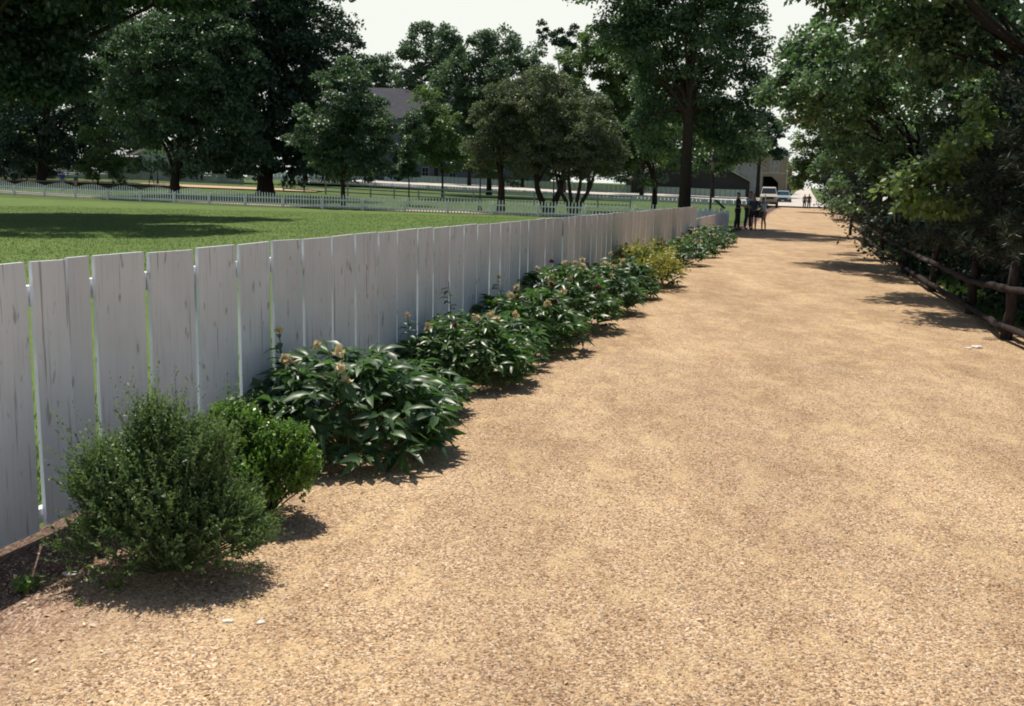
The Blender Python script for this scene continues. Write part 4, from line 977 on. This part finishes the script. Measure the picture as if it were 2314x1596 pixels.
MB().box(-1.75, 1.75, 0, 2.4, 0, 1.05).build('wall', siding_mat('shed boards', (.16,.14,.13), .2, .8), sh)
MB().add([(-1.95,-.2,1.06),(1.95,-.2,1.06),(1.95,2.6,1.06),(-1.95,2.6,1.06),(-.5,1.2,1.95),(.5,1.2,1.95)], [(0,1,5,4),(1,2,5),(2,3,4,5),(3,0,4),(0,3,2,1)]).build('roof', siding_mat('shed roof', (.22,.25,.24), .2, .85), sh)

# ------------------------------------------------------------------ lamp posts, sign
def lamp(px, Y, h, label, lantern=True):
    b = onY(px, Y); t = thing('lamp_post', label, 'lamp post', b, group='black iron lamp posts')
    MB().lathe([(.16,-.1),(.16,.12),(.11,.2),(.085,.5),(.06,.62),(.05,1.3),(.042,h-.75),(.06,h-.72),(.03,h-.68),(.05,h-.62)], (0,0,0), 10).build('pole', M_IRON, t, smooth=False)
    if lantern:
        mb = MB()
        for a in range(4):
            c, s_ = math.cos(a*math.pi/2+.785), math.sin(a*math.pi/2+.785); mb.tube([(.12*c,.12*s_,h-.6),(.2*c,.2*s_,h-.15)], .012, 5)
        mb.lathe([(.18,h-.63),(.18,h-.6)], n=4); mb.lathe([(.30,h-.15),(.06,h+.08),(.03,h+.16)], n=4); ln = mb.build('lantern', M_IRON, t)
        MB().lathe([(.10,h-.595),(.17,h-.16)], n=4).build('lantern_glass', glass_mat('lantern pane', (.25,.28,.28)), ln)
    return t
lamp(357, 101, 3.75, 'black lamp post with lantern in front of the white cottage')
lamp(1085, 68, 3.4, 'black lamp post left of the orchard trees')
lamp(1251, 70, 3.4, 'black lamp post just right of the middle orchard tree')
lamp(1607, 50, 3.3, 'black lamp post right of the biggest maple trunk')
sg = thing('reading_panel', 'small dark slanted information panel on a post behind the pointed boards', 'sign', onY(1632, 46))
MB().tube([(.0,0,-.1), (.0,0,.95)], .035, 8).build('post', M_IRON, sg)
MB().prism([(-.30,1.28),(.12,.92),(.16,.97),(-.26,1.33)], (0,-.2,0), (1,0,0), (0,0,1), (0,.4,0)).build('panel', M_IRON, sg)

# ------------------------------------------------------------------ vehicles (front towards the camera, -Y)
def vehicle(label, name, cat, pos, rz, W, Lh, prof, hood_z, body, roofm, wheel_r, win, glass=M_GLASS):
    """prof: side profile (y, z, halfwidth factor) from nose over roof to tail"""
    t = thing(name, label, cat, pos, rz); hw = W/2
    mb = MB(); n = len(prof); V = []
    for (y, z, f) in prof: V += [(-hw*f, y, z), (hw*f, y, z)]
    low = [(prof[0][0], wheel_r*.95), (prof[-1][0], wheel_r*.95)]
    F_ = [(2*i, 2*i+1, 2*i+3, 2*i+2) for i in range(n-1)]
    # sides as fan strips down to the sill
    base = len(V); 
    for (y, z, f) in prof: V += [(-hw, y, min(z, wheel_r*.95)), (hw, y, min(z, wheel_r*.95))]
    # belt line vertices
    b2 = len(V)
    for (y, z, f) in prof: V += [(-hw, y, min(z, hood_z)), (hw, y, min(z, hood_z))]
    for i in range(n-1):
        F_ += [(base+2*i, base+2*i+2, b2+2*i+2, b2+2*i), (base+2*i+1, b2+2*i+1, b2+2*i+3, base+2*i+3)]
        F_ += [(b2+2*i, b2+2*i+2, 2*i+2, 2*i), (b2+2*i+1, 2*i+1, 2*i+3, b2+2*i+3)]
    F_ += [(base, base+1, base+2*n-1, base+2*n-2)][::-1]
    mb.add(V, F_); mb.build('body', body, t)
    wy0, wz0, wy1, wz1, wf0, wf1 = win
    d = Vector((0, wy1-wy0, wz1-wz0)); nn = Vector((0, -(wz1-wz0), (wy1-wy0))).normalized()*.012
    if nn.y > 0: nn = -nn
    q = [Vector((-hw*wf0*.93, wy0, wz0))+d*.08+nn, Vector((hw*wf0*.93, wy0, wz0))+d*.08+nn, Vector((hw*wf1*.93, wy1, wz1))-d*.08+nn, Vector((-hw*wf1*.93, wy1, wz1))-d*.08+nn]
    MB().add([tuple(v) for v in q], [(0,1,2,3)]).build('windscreen', glass, t)
    for sx in (-1, 1):
        MB().prism([(wy0+.35, wz0+.05), (Lh*.88, wz0+.05), (Lh*.84, wz1-.1), (wy1+.08, wz1-.1)], (sx*(hw*.985)-(.01 if sx < 0 else -.01), 0, 0), (0,1,0), (0,0,1), (sx*.01, 0, 0)).build('side_window', glass, t)
        for yy in (Lh*.17, Lh*.80):
            wl = MB().lathe([(wheel_r*.6, 0), (wheel_r*.95, .01), (wheel_r, .04), (wheel_r, .19), (wheel_r*.95, .22), (wheel_r*.6, .23)], (sx*hw-(.115 if sx > 0 else .115), yy, wheel_r), 18, 'X').build('wheel', M_RUB, t)
            MB().lathe([(wheel_r*.56, 0), (wheel_r*.5, .02)], (sx*(hw+.118) if sx > 0 else sx*(hw+.118)-.02, yy, wheel_r), 12, 'X').build('rim', M_CHROME, wl)
        MB().lathe([(.085, 0), (.075, -.03)], (sx*hw*.74, -.012, hood_z-.26), 12, 'Y').build('headlight', M_TRIM, t)
        MB().box(sx*hw-(.24 if sx < 0 else -.03), sx*hw+(.24 if sx > 0 else -.03), wy0+.25, wy0+.32, wz0+.05, wz0+.26).build('mirror', M_IRON, t)
    MB().box(-hw*.62, hw*.62, -.02, -.002, hood_z-.36, hood_z-.14).build('grille', M_IRON, t)
    MB().box(-hw*.98, hw*.98, -.16, -.03, wheel_r*1.05, wheel_r*1.05+.2).build('bumper', M_IRON, t)
    MB().box(-.16, .16, -.175, -.163, wheel_r*1.05+.03, wheel_r*1.05+.15).build('number_plate', M_TRIM, t)
    return t
M_CREAM = plain('cream car paint', (.62,.55,.46), .25, .05); M_CARB = plain('pale blue car paint', (.30,.42,.48), .22, .05)
v = onY(1738, 104)
vehicle('cream four-wheel-drive truck parked facing the camera, left of the blue pickup', 'parked_truck', 'truck', v+Vector((0,0,.02)), R(-14), 1.72, 4.4,
        [(0,.5,1), (0,1.18,1), (.12,1.28,.97), (1.2,1.42,.93), (1.75,2.08,.80), (2.1,2.17,.76), (4.0,2.17,.76), (4.35,1.3,.95), (4.4,.5,1)], 1.28, M_CREAM, M_CREAM, .40, (1.2,1.42,1.75,2.08,.93,.80))
v = onY(1770, 131)
vehicle('pale blue pickup parked behind the cream truck on the road', 'parked_pickup', 'pickup truck', v+Vector((0,0,.02)), R(-16), 1.85, 4.8,
        [(0,.45,1), (0,.88,1), (.12,.97,.98), (1.35,1.12,.93), (2.0,1.68,.76), (2.3,1.74,.72), (3.1,1.72,.72), (3.3,1.1,.96), (4.75,1.05,.98), (4.8,.45,1)], .97, M_CARB, M_CARB, .36, (1.35,1.12,2.0,1.68,.93,.76))

# ------------------------------------------------------------------ people
M_SKIN = plain('skin', (.30,.16,.11), .55, .08, 6); M_HAIRD = plain('dark hair', (.014,.011,.010), .5, .3, 40)
def skinmesh(name, verts, edges, radii, mat, parent, sub=1, root=0):
    me = bpy.data.meshes.new(name); me.from_pydata([tuple(v) for v in verts], edges, []); o = link(name, me, parent)
    m = o.modifiers.new('skin', 'SKIN'); m.use_smooth_shade = True
    for i, r in enumerate(radii):
        sv = me.skin_vertices[0].data[i]; sv.radius = r if hasattr(r, '__len__') else (r, r); sv.use_root = (i == root)
    s_ = o.modifiers.new('sub', 'SUBSURF'); s_.levels = sub; s_.render_levels = sub
    dg = bpy.context.evaluated_depsgraph_get(); dg.update(); ev = o.evaluated_get(dg)
    m2 = bpy.data.meshes.new_from_object(ev); o.modifiers.clear(); o.data = m2
    m2.materials.clear(); m2.materials.append(mat)
    for p in m2.polygons: p.use_smooth = True
    return o
def person(label, pos, rz, H, shirt, legs, shoes=(.03,.03,.035), hair=M_HAIRD, shorts=False, armL=None, armR=None, step=.06, lean=0.0, skirt=False, bag=None, group=None):
    """faces local -Y. arms: (elbow, hand) offsets in body units; None = hanging"""
    t = thing('person', label, 'person', pos, rz, group=group); k = H/1.75
    V = []; E_ = []; Rr = []
    def v(x, y, z, r): V.append(Vector((x*k, (y-lean*max(0, z-.95))*k, z*k))); Rr.append((r[0]*k, r[1]*k) if hasattr(r, '__len__') else r*k); return len(V)-1
    def e(a, b): E_.append((a, b))
    pel = v(0, 0, .95, (.15,.105)); wai = v(0, .0, 1.10, (.125,.095)); che = v(0, .01, 1.30, (.16,.11)); shb = v(0, .015, 1.42, (.13,.085))
    nek = v(0, .01, 1.50, .052); ch = v(0, -.005, 1.57, (.062,.07)); hd = v(0, -.01, 1.66, (.076,.094)); tp = v(0, .0, 1.735, (.05,.06))
    e(pel, wai); e(wai, che); e(che, shb); e(shb, nek); e(nek, ch); e(ch, hd); e(hd, tp)
    ns = v(0, -.108, 1.635, (.012,.016)); e(ch, ns)
    legI = []; armI = []
    for sx, dy in ((-1, step), (1, -step)):
        hp = v(sx*.09, 0, .90, .088); kn = v(sx*.10, dy*.6-.01, .50, .056); cf = v(sx*.10, dy+.01, .34, .056); an = v(sx*.10, dy+.02, .09, .037); he = v(sx*.10, dy, .045, .036); to = v(sx*.12, dy-.16, .03, (.042,.026))
        e(pel, hp); e(hp, kn); e(kn, cf); e(cf, an); e(an, he); e(he, to); legI.append((hp, kn, cf, an, he, to))
    for sx, arm in ((-1, armL), (1, armR)):
        sh = v(sx*.185, .01, 1.40, .058)
        el, ha = arm if arm else ((sx*.235, .03, 1.12), (sx*.25, -.04, .86))
        elb = v(*el, .042); mid = v(*[(el[i]*.5+ha[i]*.5) for i in range(3)], .037); wr = v(*[el[i]*.08+ha[i]*.92 for i in range(3)], .026)
        d = Vector(ha)-Vector(el); d.normalize(); pa = v(*(Vector(ha)+d*.045), (.036,.018))
        e(shb, sh); e(sh, elb); e(elb, mid); e(mid, wr); e(wr, pa)
        side = d.cross(Vector((1,0,0)));  side = side.normalized() if side.length > .1 else Vector((0,1,0))
        for q, (off, L) in enumerate(((-.030,.065), (-.010,.078), (.010,.072), (.029,.056))):
            b0 = Vector(ha)+d*.075+side*off; f1 = v(*b0, .010); f2 = v(*(b0+d*L*.5+Vector((-sx*.006,0,0))), .009); f3 = v(*(b0+d*L*.9+Vector((-sx*.022,0,0))), .007)
            e(pa, f1); e(f1, f2); e(f2, f3)
        th = Vector(ha)+side*-.045+d*.02; a1 = v(*th, .011); a2 = v(*(th+d*.035-side*.012), .009); e(wr, a1); e(a1, a2)
        armI.append((sh, elb, mid, wr))
    body = skinmesh('body', V, E_, Rr, M_SKIN, t, 1, pel)
    # clothing
    [Rr.__setitem__(j, (Rr[j][0]*1.12, Rr[j][1]*1.15)) for j in (pel, wai, che, shb)]
    cm = plain('cloth top', shirt, .85, .12, 14); lm = plain('cloth bottom', legs, .85, .12, 14)
    def sub_(idx, ed, grow, nm, mat, ext=None):
        mp = {j: i for i, j in enumerate(idx)}
        VV = [V[j].copy() for j in idx]; RR = [((Rr[j][0]+grow*k, Rr[j][1]+grow*k) if hasattr(Rr[j], '__len__') else Rr[j]*1.12+grow*k) for j in idx]
        if nm in ('trousers', 'shorts'): RR[0] = (.128*k, .128*k)
        if ext: ext(VV, RR, mp)
        return skinmesh(nm, VV, [(mp[a], mp[b]) for a, b in ed], RR, mat, t, 1, 0)
    (s0, e0, m0, w0), (s1_, e1, m1, w1) = armI
    def shorten(VV, RR, mp):
        for a, b in ((s0, e0), (s1_, e1)): VV[mp[b]] = V[a].lerp(V[b], .72)
    sub_([pel, wai, che, shb, s0, e0, s1_, e1], [(pel, wai), (wai, che), (che, shb), (shb, s0), (s0, e0), (shb, s1_), (s1_, e1)], .016, 'shirt', cm, shorten)
    l0, l1 = legI
    if skirt:
        mb = MB(); mb.lathe([(.15*k, 1.02*k), (.20*k, .88*k), (.25*k, .62*k), (.27*k, .48*k), (.255*k, .48*k)], (0,0,0), 18, sy=.8); mb.build('skirt', lm, t, smooth=True)
    elif shorts:
        def cut(VV, RR, mp):
            for l in (l0, l1): VV[mp[l[1]]] = V[l[0]].lerp(V[l[1]], .78); RR[mp[l[1]]] = .082*k
        sub_([pel, l0[0], l0[1], l1[0], l1[1]], [(pel, l0[0]), (l0[0], l0[1]), (pel, l1[0]), (l1[0], l1[1])], .017, 'shorts', lm, cut)
    else:
        sub_([pel]+list(l0[:4])+list(l1[:4]), [(pel, l0[0]), (l0[0], l0[1]), (l0[1], l0[2]), (l0[2], l0[3]), (pel, l1[0]), (l1[0], l1[1]), (l1[1], l1[2]), (l1[2], l1[3])], .019, 'trousers', lm)
    sm = plain('shoe', shoes, .6)
    for l in (l0, l1):
        he, to = V[l[4]], V[l[5]]
        skinmesh('shoe', [he+Vector((0,.03*k,0)), he.lerp(to, .5)+Vector((0,0,.004)), to], [(0,1),(1,2)], [.047*k, (.052*k,.042*k), (.045*k,.03*k)], sm, t, 1)
    hv = [V[hd]+Vector((0,.03*k,-.02*k)), V[hd]+Vector((0,.03*k,.05*k)), V[tp]+Vector((0,.008*k,.012*k))]
    skinmesh('hair', hv, [(0,1),(1,2)], [(.083*k,.070*k), (.088*k,.088*k), (.055*k,.065*k)], hair, t, 1)
    for sx in (-1, 1):
        MB().lathe([(.004,-.002),(.009,.0),(.004,.003)], tuple(V[hd]+Vector((sx*.03*k, -.098*k, -.012*k))), 8, 'Y').build('eye', M_IRON, t)
    if bag:
        MB().lathe([(.05,0),(.13,.03),(.14,.2),(.10,.30),(.03,.31)], (bag[0]*k, bag[1]*k, bag[2]*k), 10, sy=.5).build('shoulder_bag', M_IRON, t)
    return t
GPE = 'group of people standing on the path by the end of the fence'
def ground_at(px, py): g = G(px, py); return Vector((g.x, g.y, .008))
person('person in all dark clothes standing leftmost in the group by the fence end', ground_at(1665, 520), R(70), 1.68, (.02,.02,.028), (.018,.02,.03), armR=((.2,-.12,1.15), (.12,-.30,1.12)), armL=((-.2,-.12,1.15), (-.1,-.30,1.10)), group=GPE)
person('tallest person in the group, in a light blue shirt leaning over a map', ground_at(1689, 519), R(35), 1.74, (.40,.50,.62), (.02,.03,.05), armR=((.24,-.1,1.15), (.12,-.32,1.15)), armL=((-.24,-.1,1.15), (-.1,-.32,1.12)), lean=.18, group=GPE)
person('person in dark clothes with a bag, third from left in the group', ground_at(1702, 522), R(-30), 1.60, (.03,.045,.07), (.02,.022,.03), shorts=True, armR=((.22,-.12,1.12), (.2,-.3,1.05)), armL=None, bag=(.27,.05,.62), lean=.12, group=GPE)
person('smaller person in pale blue shirt and tan shorts, rightmost in the group', ground_at(1724, 522), R(-120), 1.48, (.42,.52,.64), (.40,.33,.27), shoes=(.3,.32,.36), shorts=True, armR=((.22,-.1,1.12), (.16,-.28,1.02)), armL=((-.22,-.1,1.12), (-.14,-.28,1.02)), lean=.1, group=GPE)
person('person in dark clothes walking on the tan path left of the lamp post', onY(343, 98.5)+Vector((0,0,.03)), R(-80), 1.65, (.03,.06,.08), (.03,.035,.04), shorts=True, step=.22)
person('person in a bright blue shirt behind the picket fence near the shed', onY(142, 84)+Vector((0,0,.01)), R(20), 1.6, (.03,.07,.35), (.25,.27,.3), shorts=True)
person('person in teal top and pink shorts behind the picket fence right of the blue shirt', onY(172, 83)+Vector((0,0,.01)), R(-20), 1.5, (.02,.10,.15), (.35,.22,.25), shorts=True)
person('distant person in a pale pink shirt by the hedge at the road edge', onY(1820, 112)+Vector((0,0,.02)), R(0), 1.6, (.25,.17,.19), (.02,.02,.03))
person('distant person in dark red top beside the pink shirt at the hedge', onY(1830, 110)+Vector((0,0,.02)), R(0), 1.65, (.10,.05,.06), (.05,.05,.06))
